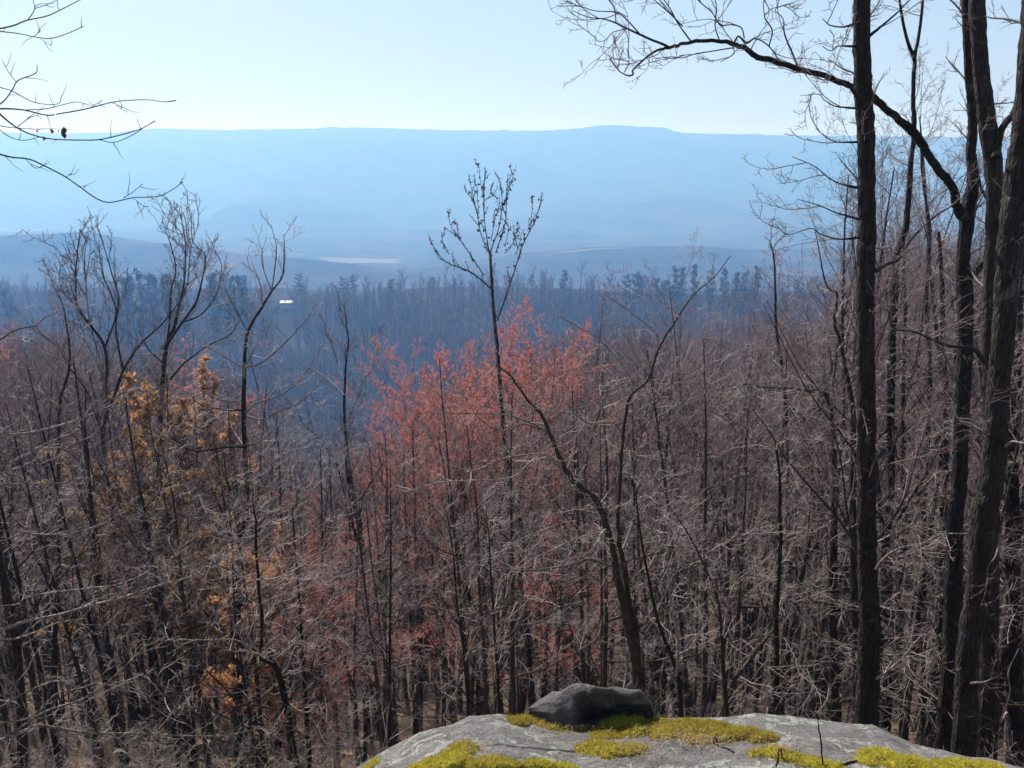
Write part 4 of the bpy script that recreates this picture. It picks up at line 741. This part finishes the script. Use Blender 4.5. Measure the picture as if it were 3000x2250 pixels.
# crest trees and pines as individuals
crest = list(fsrc); PN = []
for q in range(60):
    y = U(790, 850); x = (-.42+1.05*(q+U(0, 1))/60)*y; o = fsrc[q % 3].copy(); SC.collection.objects.link(o); o.location = (x, y, float(terrain(x, y))-.3); o.rotation_euler = (0, 0, U(0, 6.28)); s = U(1.0, 1.4); o.scale = (s, s, s); crest.append(o)
for o in crest: o['label'] = 'bare crest tree on the middle ridge '+next(t for l_, t in ((400, 'at far left'), (800, 'left of the white building'), (1100, 'right of the white building'), (1400, 'left of the spire tree'), (1700, 'right of the spire tree'), (2100, 'right of the red maples'), (2500, 'left of the straight trunk'), (9999, 'at right')) if px_u(o.location.x, o.location.y) < l_)
ordinals(crest)
def pine(u, vt, Yd, lab):
    vt -= 7
    top = PY(u*K, vt*K, Yd); z = float(terrain(top[0], top[1])); q = int(U(0, 3)); s = (top[2]-z)/(24+2*q); s = max(s, .6)
    e = empty('pine_tree', (top[0], top[1], z-.3)); sx = min(s, 1.15); e.scale = (sx, sx, s); e.rotation_euler = (0, 0, U(0, 6.28)); tag(e, lab, 'pine tree', 'pines on the middle ridge')
    link('trunk', PINES[q][0], None, e); o = link('needles', PINES[q][1], None, e); o['kind'] = 'stuff'; PN.append(e)
for u, vt in [(245, 632), (262, 618), (280, 606), (298, 602), (315, 600), (332, 600), (350, 603), (368, 612), (385, 618)]: pine(u+U(-3, 3), vt+U(-4, 4), U(560, 640), 'dark pine in the dense ridge clump behind the forked left tree')
for u, vt in [(452, 603), (466, 600), (482, 605), (500, 608), (515, 603), (528, 612)]: pine(u+U(-3, 3), vt+U(-4, 4), U(580, 640), 'dark pine in the clump left of the white building')
for u, vt in [(645, 600), (740, 608), (762, 604), (822, 618), (846, 612), (933, 605), (1046, 600), (1150, 600), (1216, 592)]: pine(u, vt, U(760, 820), 'lone hazy crest pine right of the white building')
for u, vt in [(1362, 598), (1378, 594), (1395, 598), (1420, 605), (1438, 600), (1455, 590), (1480, 592), (1505, 588), (1540, 585), (1560, 590), (1590, 592), (1610, 585), (1640, 588)]: pine(u+U(-9, 9), vt+U(-8, 14), U(690, 790), 'hazy pine on the ridge right of the red maples')
for u, vt in [(10, 640), (28, 650), (1850, 590), (1900, 580), (1980, 585)]: pine(u, vt, U(600, 700), 'dark pine on the ridge near the picture border')
ordinals(PN)
# ------------------------------------------------------------------ white building on the ridge
bx_, by_ = PY(620*K, 647*K, 800)[:2]; bz = PY(620*K, 647*K, 800)[2]
def boxmesh(name, x0, x1, y0, y1, z0, z1):
    V = [(x, y, z) for x in (x0, x1) for y in (y0, y1) for z in (z0, z1)]
    F = [(0, 1, 3, 2), (4, 6, 7, 5), (0, 4, 5, 1), (2, 3, 7, 6), (0, 2, 6, 4), (1, 5, 7, 3)]; return mesh_np(name, V, F, smooth=False)
hb = empty('building', (bx_, by_, bz-6)); hb.scale = (.68, .68, .68); tag(hb, 'small building with bright white roof on the ridge left of centre', 'building')
link('wall', boxmesh('wall', -9, 9, -3, 5, -4, 4.6), M['wall'], hb)
for xa, xb in ((-9.6, -3.0), (-1.6, 9.6)):
    V = [(xa, -4, 4.6), (xb, -4, 4.6), (xb, 1, 7.4), (xa, 1, 7.4), (xb, 6, 4.6), (xa, 6, 4.6)]
    link('roof', mesh_np('roof', V, [(0, 1, 2, 3), (3, 2, 4, 5)], smooth=False), M['white'], hb)
for x in (-7, -3.5, 1, 5): link('window', boxmesh('window', x, x+1.6, -3.06, -2.9, 1.4, 3.2), M['glass'], hb)

# ------------------------------------------------------------------ undergrowth
def shrub_mesh(n, H, k4=3):
    b = np.zeros((n, 3)); b[:, :2] = rng.normal(0, .22, (n, 2)); d = np.stack([rng.normal(0, .45, n), rng.normal(0, .45, n), np.ones(n)], -1)
    P1, R1 = grow(b, d, U(.6, 1.1, n)*H, U(.006, .012, n), 6, .12, .04, .4)
    G = [(P1, R1, 4)]; Pk, Rk, L = P1, R1, np.full(n, H)
    for nn, ra in ((6, .38), (4, .5), (2, .5)):
        bb, dd, L, r = kids(Pk, Rk, L, nn, .15, 1, .75, .3, ra, .6, .3, .0035); Pk, Rk = grow(bb, dd, L, r, 3, .11, .04, .5); G.append((Pk, Rk, 3))
    return mesh_np('shrub', *tubes(G))
ssrc = []
for q in range(4):
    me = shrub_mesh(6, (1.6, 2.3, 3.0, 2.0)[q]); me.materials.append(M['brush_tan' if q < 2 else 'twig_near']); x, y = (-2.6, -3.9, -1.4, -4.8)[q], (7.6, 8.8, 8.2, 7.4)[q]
    o = link('shrub', me, None, None, (x, y, float(terrain(x, y))-.05)); tag(o, ('low', 'taller', 'tallest', 'outermost')[q]+' leafless wiry shrub on the slope at bottom left of the rock', 'shrub'); ssrc.append(o)
n = 3600; yy = 6.5+U(0, 1, n)**1.5*70; xx = U(-.80, .80, n)*(yy+2)
ok = ~((yy < 7.0) & (xx > -1.2) & (xx < 3.5)); xx, yy = xx[ok], yy[ok]; n = len(xx)
scatter('undergrowth', ssrc, np.stack([xx, yy, terrain(xx, yy)-.05], -1), rng.integers(0, 4, n), U(0, 6.28, n), U(.22, .62, n)*(1+yy*.008)*np.where((U(0, 1, n) > .93) & (yy > 10), 1.5, 1.0), 'tangle of bare brown brush over the slope below the rock')

n = 22000; yy = 5+U(0, 1, n)**1.4*30; xx = U(-.75, .78, n)*(yy+2); V, F = leaves(np.stack([xx, yy, terrain(xx, yy)+.03], -1), .055)
tag(link('fallen_leaves', mesh_np('fallen_leaves', V, F, smooth=False), M['litter_leaf']), 'fallen brown leaves covering the steep ground below the rock', None, kind='stuff')
# ------------------------------------------------------------------ rock ledge
YE = 3.15
sil = [(700, 2600), (860, 2400), (960, 2300), (1050, 2246), (1136, 2196), (1235, 2142), (1325, 2119), (1375, 2092), (1466, 2087), (1500, 2098), (1560, 2100), (1900, 2100), (2060, 2102), (2135, 2100), (2212, 2090), (2316, 2099), (2407, 2112), (2497, 2124), (2556, 2124), (2610, 2151), (2678, 2178), (2768, 2196), (2836, 2216), (2886, 2219), (3000, 2248), (3200, 2330), (3500, 2500)]
sp_ = np.array([PY(a, b, YE) for a, b in sil]); SX, SZ = sp_[:, 0], sp_[:, 2]
ny_oct = [(0.9, .025), (.33, .022), (.13, .010), (.05, .0045), (.02, .0018)]
def rockz(x, y):
    ye = YE+.10*np.sin(x*2.3+.5)+.05*np.sin(x*6.1)
    # silhouettes are blurred less at the rim, more towards the viewer
    kx = YE/ye; ze = np.interp(x*kx, SX, SZ)/kx; zs = sum(np.interp(x*kx+o, SX, SZ) for o in (-.25, -.12, 0, .12, .25))/5/kx
    near = sstep(0, .55, ye-y); zz = ze*(1-near)+zs*near
    z = zz+np.clip(ye-y, 0, 3)*.30*YE/3.15
    over = np.clip(y-ye, 0, 5); z = z+over*(.0)-(.9*over+2.2*over**1.3)
    z = z+(YE-ye)*-.72*0
    for s, a in ny_oct: z = z+a*vnoise(x, y, s, int(1000*a))*(.35+.65*near)
    # hollow between the left lobe and the middle, where moss sits; low ridge of the near slab
    z = z-.0*np.exp(-((x-.12)/.12)**2)*sstep(0, .15, ye-y)*(1-sstep(.3, .6, ye-y))
    z = z+.06*np.exp(-(((x-.62)/.38)**2)**2-(((y-2.42)/.16)**2)**2)
    crack = np.abs(vnoise(x*1.0, y*1.0, .45, 21)); z = z-.02*np.exp(-(crack/.03)**2)*near
    return z
gx = np.linspace(-1.9, 3.4, 620); gy = np.concatenate([np.linspace(.9, 2.2, 40, endpoint=False), np.linspace(2.2, 3.6, 260, endpoint=False), np.linspace(3.6, 4.6, 40)])
GX, GY = np.meshgrid(gx, gy); GZ = rockz(GX, GY); ny, nx = GX.shape
i = np.arange(ny-1)[:, None]; j = np.arange(nx-1)[None, :]
F = np.stack([i*nx+j, i*nx+j+1, (i+1)*nx+j+1, (i+1)*nx+j], -1).reshape(-1, 4)
rk = link('rock_ledge', mesh_np('rock_ledge', np.stack([GX, GY, GZ], -1).reshape(-1, 3), F), M['rock'])
tag(rk, 'broad grey sandstone ledge with lichen and moss filling the bottom right foreground', 'rock')
def rhit(u, v):
    r = ray(u, v)
    for yy in np.linspace(1.6, 3.6, 500):
        p = r*(yy/r[1])
        if p[2] <= rockz(p[0], p[1]): return p
    return r*(YE/r[1])
# upright boulder: lofted sections, long lit back sloping left, overhanging face to the right
def boulder():
    Yb = 3.22; secs = []
    prof_ = [(1545, 2092), (1580, 2072), (1640, 2042), (1700, 2016), (1740, 2008), (1768, 2008), (1805, 2014), (1850, 2010), (1880, 2014), (1900, 2030), (1912, 2050), (1916, 2080)]
    nsec = 44; us = np.linspace(1545, 1916, nsec); tops = np.interp(us, [a for a, b in prof_], [b for a, b in prof_])
    V = []; m = 22
    for s in range(nsec):
        t = s/(nsec-1); pt = PY(us[s], tops[s], Yb); zt = pt[2]; x = pt[0]; zb = rockz(x, Yb-.1)-.06
        h = max(zt-zb, .02); e = min(1, math.sin(math.pi*min(max(t, .02), .985))*1.5+.12)
        hang = sstep(.30, .48, t)     # 0 gentle slope, 1 overhang
        ry = Yb-.02*hang; fb = ry-.13*(1-hang)*e+.075*hang; zb = rockz(x, fb)-.04; h = max(zt-zb, .02)
        ft = ry-.012*hang-.012*(1-hang)*e; bk = ry+.02+.13*e; zk = rockz(x, bk)-.05
        f0 = ry-.075*e; z0 = rockz(x, f0)-.03; h0 = max(zt-z0, .02)
        A0 = [(f0+.005, z0-.03), (f0, z0), (f0+.012, z0+.35*h0), (ry-.055*e, zt-.36*h0), (ry-.038*e, zt-.22*h0), (ry-.018*e, zt-.09*h0), (ry, zt)]
        A1 = [(fb+.01, zb-.02), (fb, zb+.02*h), (fb+.25*(ft-fb)+.02, zb+.28*h), (fb+.55*(ft-fb)+.012, zb+.55*h), (fb+.85*(ft-fb), zb+.8*h), (ft, zb+.93*h), (ry+.004, zt)]
        ring = [(p[0]*(1-hang)+q[0]*hang, p[1]*(1-hang)+q[1]*hang) for p, q in zip(A0, A1)]+[(ry+.03*e, zt-.10*h), (ry+.07*e, zt-.42*h), (bk, zk+.1*h), (bk, zk)]
        cu, _ = catmull([(x, a, b) for a, b in ring], np.ones(len(ring)), 3)
        V.append(cu)
    V = np.array(V); ns, m, _ = V.shape
    P = V.reshape(-1, 3); d = np.array([mnoise.fractal(Vector(p*5.0), .9, 2.1, 5) for p in P]); d2 = np.array([mnoise.noise(Vector(p*3.1+5)) for p in P])
    keepz = .0
    cl = np.array([mnoise.voronoi(Vector((p[0]*9, p[1]*9, p[2]*14)))[0][0] for p in P]); P = P+np.stack([d2*.014, d*.020+(cl-.3)*.05, d*.010+d2*.006+(cl-.3)*.02], -1)
    i = np.arange(ns-1)[:, None]; j = np.arange(m-1)[None, :]; F = np.stack([i*m+j, (i+1)*m+j, (i+1)*m+j+1, i*m+j+1], -1).reshape(-1, 4)
    c0 = P[:m].mean(0); c1 = P[-m:].mean(0); nP = len(P); P = np.vstack([P, c0, c1]); tri = []
    for q in range(m-1): F = np.vstack([F, [nP, q, q+1, nP], [nP+1, (ns-1)*m+q+1, (ns-1)*m+q, nP+1]]) if False else F; tri += [(nP, q, q+1), (nP+1, (ns-1)*m+q+1, (ns-1)*m+q)]
    me = bpy.data.meshes.new('boulder'); me.from_pydata(P.tolist(), [], [tuple(int(a) for a in f) for f in F]+tri); me.update()
    for p in me.polygons: p.use_smooth = True
    o = link('boulder', me, M['rock2']); sb = o.modifiers.new('sub', 'SUBSURF'); sb.levels = sb.render_levels = 1
    tag(o, 'upright wedge-shaped boulder with a black shaded face on the back edge of the ledge', 'boulder')
boulder()
# ------------------------------------------------------------------ moss
def moss(label, blobs, lift=.03, dens=5200, tone=None):
    """blobs: (u,v,rx_px,ry_m factor,height) in photo px on the rock"""
    B = []
    for u, v, ru, hh in blobs:
        p = rhit(u, v); dep = DEP(u, v, p[1]); rx = ru*dep/FPX; B.append((p[0], p[1], rx, rx*.75, hh))
    x0 = min(b[0]-b[2] for b in B)-.05; x1 = max(b[0]+b[2] for b in B)+.05; y0 = min(b[1]-b[3] for b in B)-.05; y1 = max(b[1]+b[3] for b in B)+.05
    st = .0085; X, Y = np.meshgrid(np.arange(x0, x1, st), np.arange(y0, y1, st))
    Hm = np.zeros_like(X); B = [(a_, b_, c_*1.18, d_*1.2, e_*.78) for a_, b_, c_, d_, e_ in B]
    for bx, by, rx, ry, hh in B:
        q = ((X-bx)/rx)**2+((Y-by)/ry)**2+.55*vnoise(X, Y, .05, 31)+.3*vnoise(X, Y, .018, 32)
        Hm = np.maximum(Hm, hh*np.sqrt(np.clip(1-q, 0, 1)))
    Hm = Hm*(1+.25*vnoise(X, Y, .035, 33))+.004*vnoise(X, Y, .012, 34)*(Hm > .004)
    Zm = rockz(X, Y)+Hm-.004; ny, nx = X.shape; i = np.arange(ny-1)[:, None]; j = np.arange(nx-1)[None, :]
    F = np.stack([i*nx+j, i*nx+j+1, (i+1)*nx+j+1, (i+1)*nx+j], -1).reshape(-1, 4); hv = Hm.ravel(); F = F[hv[F].max(1) > .003]
    used, inv = np.unique(F, return_inverse=True); V = np.stack([X, Y, Zm], -1).reshape(-1, 3)[used]; F = inv.reshape(-1, 4)
    o = link('moss_cushion', mesh_np('moss_cushion', V, F), M['moss']); tag(o, label, 'moss')
    nb = int(len(F)*st*st*dens*16); fi = rng.integers(0, len(F), nb); w = U(0, 1, (nb, 2)); A_ = V[F[fi]]
    p = (A_[:, 0]*(1-w[:, :1])+A_[:, 1]*w[:, :1])*(1-w[:, 1:])+(A_[:, 3]*(1-w[:, :1])+A_[:, 2]*w[:, :1])*w[:, 1:]
    nn = unit(np.cross(A_[:, 1]-A_[:, 0], A_[:, 3]-A_[:, 0])); d = unit(nn+rng.normal(0, .55, (nb, 3))); ln = U(.006, .016, (nb, 1)); sd_ = unit(np.cross(d, rng.normal(0, 1, (nb, 3))))*.0013
    fr = rng.random(nb) < .10; p[fr, 0] += rng.normal(0, .022, fr.sum()); p[fr, 1] += rng.normal(0, .018, fr.sum()); p[fr, 2] = np.maximum(rockz(p[fr, 0], p[fr, 1]), np.minimum(p[fr, 2], rockz(p[fr, 0], p[fr, 1])+.004))
    bend = rng.normal(0, .003, (nb, 3)); VV = np.stack([p-sd_, p+sd_, p+d*ln*.6+sd_*.8+bend*.4, p+d*ln+bend], 1).reshape(-1, 3)
    f4 = np.arange(4*nb).reshape(-1, 4); s = link('fronds', mesh_np('fronds', VV, f4, smooth=False), M['frond'], o); tag(s, kind='stuff')
def c8(*a): return [(1000+x*.45208, 1500+y*.45208, r*.45208, h) for x, y, r, h in a]
def c9(*a): return [(2000+x*.45208, 1500+y*.45208, r*.45208, h) for x, y, r, h in a]
moss('yellow-green moss strip running from the left lobe to the foot of the boulder', c8((1150, 1325, 60, .02), (1230, 1350, 80, .022), (1330, 1375, 90, .02), (1450, 1395, 90, .018), (1540, 1405, 60, .015)))
moss('rounded moss cushion tucked against the shaded face of the boulder', c8((1820, 1385, 115, .05), (1760, 1400, 60, .03)))
moss('long shaggy moss bank between the boulder and the right slab', c8((1720, 1440, 120, .02), (1900, 1420, 110, .022), (2050, 1400, 120, .03), (2150, 1430, 120, .03))+c9((60, 1400, 130, .035), (180, 1420, 120, .035), (300, 1450, 120, .04), (420, 1455, 90, .035), (520, 1470, 70, .03), (100, 1470, 100, .02)))
moss('oblong moss clump in front of the boulder at mid ledge', c8((1620, 1540, 95, .03), (1740, 1545, 110, .034), (1850, 1550, 85, .028)))
moss('small brownish moss cushion on the left lobe', c8((780, 1545, 100, .035), (700, 1570, 60, .02)))
moss('bright moss mound at the bottom edge, leftmost of the row', c8((520, 1660, 110, .03), (700, 1640, 130, .04)))
moss('brightest wide moss mound at the bottom edge', c8((900, 1655, 90, .035), (1030, 1650, 130, .045)))
moss('low moss mound at the bottom edge, right of the brightest one', c8((1290, 1650, 100, .035), (1450, 1675, 80, .025)))
moss('tiny moss tuft at the left tip of the ledge', c8((180, 1655, 60, .02)))
moss('thin moss line trailing along the crack before the right slab', c9((480, 1565, 50, .014), (600, 1560, 75, .022), (700, 1600, 75, .02), (820, 1625, 80, .018), (950, 1640, 70, .015)))
moss('low moss mat at the bottom right of the ledge', c9((1180, 1620, 60, .02), (1280, 1600, 100, .035), (1420, 1630, 110, .026), (1560, 1645, 110, .022), (1720, 1650, 110, .02), (1880, 1650, 100, .022), (2000, 1650, 80, .02)))
# straw, needles and leaf crumbs lying in the moss
cs = []
for (u, v, su, sv, n) in [(1640, 2140, 60, 5, 50), (2040, 2180, 60, 14, 260), (1860, 2200, 60, 14, 120), (1400, 2215, 25, 14, 80), (2300, 2205, 60, 12, 90), (2000, 2150, 120, 16, 150)]:
    for q in range(n): p = rhit(u+rng.normal(0, su), v+rng.normal(0, sv)); cs.append(p+np.array([0, 0, .018+U(0, .012)]))
cs = np.array(cs); nb = len(cs); d = unit(np.stack([rng.normal(0, 1, nb), rng.normal(0, 1, nb), rng.normal(0, .25, nb)], -1)); L = U(.008, .03, nb)
Pn, Rn = grow(cs, d, L, np.full(nb, .0012), 2, .2, 0, .6); V, F = tubes([(Pn, Rn, 3)])
tag(link('plant_litter', mesh_np('plant_litter', V, F), M['straw']), 'dry straw and needle crumbs scattered over the moss and rock', None, kind='stuff')
# sticks and stems standing or lying on the ledge
def stick(label, s, lifts, name='twig', cat='twig', mat='bark'):
    P, R_ = [], []
    for (u, v, w), lf in zip(parse(s), lifts):
        p = rhit(u, v) if lf is not None else None
        P.append((u, v, w, lf, p))
    b = P[0][4]; pts_ = []
    for u, v, w, lf, p in P:
        q = PY(u, v, b[1]+(lf or 0)) if lf else p+np.array([0, 0, .006]); pts_.append(q); R_.append(.5*w*DEP(u, v, q[1])/FPX)
    c, r = catmull(pts_, R_, 5, .3); V, F = tubes([(c[None], r[None], 6)], c[0]); o = link(name, mesh_np(name, V, F), M[mat], None, c[0]); tag(o, label, cat); return o
stick('thin upright dark stem in front of the right slab', "9 910 1650 11;9 900 1560 10;9 898 1500 11;9 890 1440 10;9 882 1400 9;9 876 1345 5", [0, .001, .002, .003, .004, .005])
stick('short bent twig standing left of the upright stem', "9 605 1659 12;9 620 1600 10;9 622 1550 7", [0, .001, .002])
stick('second short twig standing beside the bent one', "9 640 1605 10;9 645 1570 9;9 636 1540 6", [0, .001, .002])
stick('dark stick lying across the moss bank', "9 105 1440 7;9 180 1490 10;9 260 1530 12;9 330 1565 12", [0, 0, 0, 0])
stick('dark stick lying on the slab at the bottom right', "9 975 1655 9;9 1050 1640 14;9 1130 1620 12", [0, 0, 0])
# pale curled leaf caught in the brush
u, v = cpx('7', 775, 1570); c = PY(u, v, 5.2); n = 11; t = np.linspace(0, 1, n); a = []
for side in (-1, -.4, .4, 1): a.append(np.stack([c[0]+(t-.5)*.10, c[1]+.012*np.abs(side)+0*t, c[2]+.026*np.sin(np.pi*t)+side*.014*np.sin(np.pi*np.clip(t, .03, .97))], -1))
a = np.stack(a, 1).reshape(-1, 3); F = [(i_*4+j_, i_*4+j_+1, (i_+1)*4+j_+1, (i_+1)*4+j_) for i_ in range(n-1) for j_ in range(3)]
tag(link('leaf', mesh_np('leaf', a, F), M['pale_leaf']), 'single pale curled leaf caught in the bare twigs at bottom left', 'leaf')

# ------------------------------------------------------------------ haze
hz = boxmesh('haze', -5400, 5400, -620, 6500, -330, 175)
hm = bpy.data.materials.new('haze_air'); hm.use_nodes = True; nt = hm.node_tree; nt.nodes.clear()
out = nt.nodes.new('ShaderNodeOutputMaterial'); pv = nt.nodes.new('ShaderNodeVolumePrincipled')
pv.inputs['Color'].default_value = HAZE_COL+(1,); pv.inputs['Density'].default_value = HAZE_DENSITY; pv.inputs['Anisotropy'].default_value = HAZE_G
pv.inputs['Absorption Color'].default_value = (1, 1, 1, 1)
nt.links.new(pv.outputs[0], out.inputs['Volume'])
tag(link('haze', hz, hm), None, None, kind='stuff')
print('tris (unique)', sum(len(m.polygons)*2 for m in bpy.data.meshes))
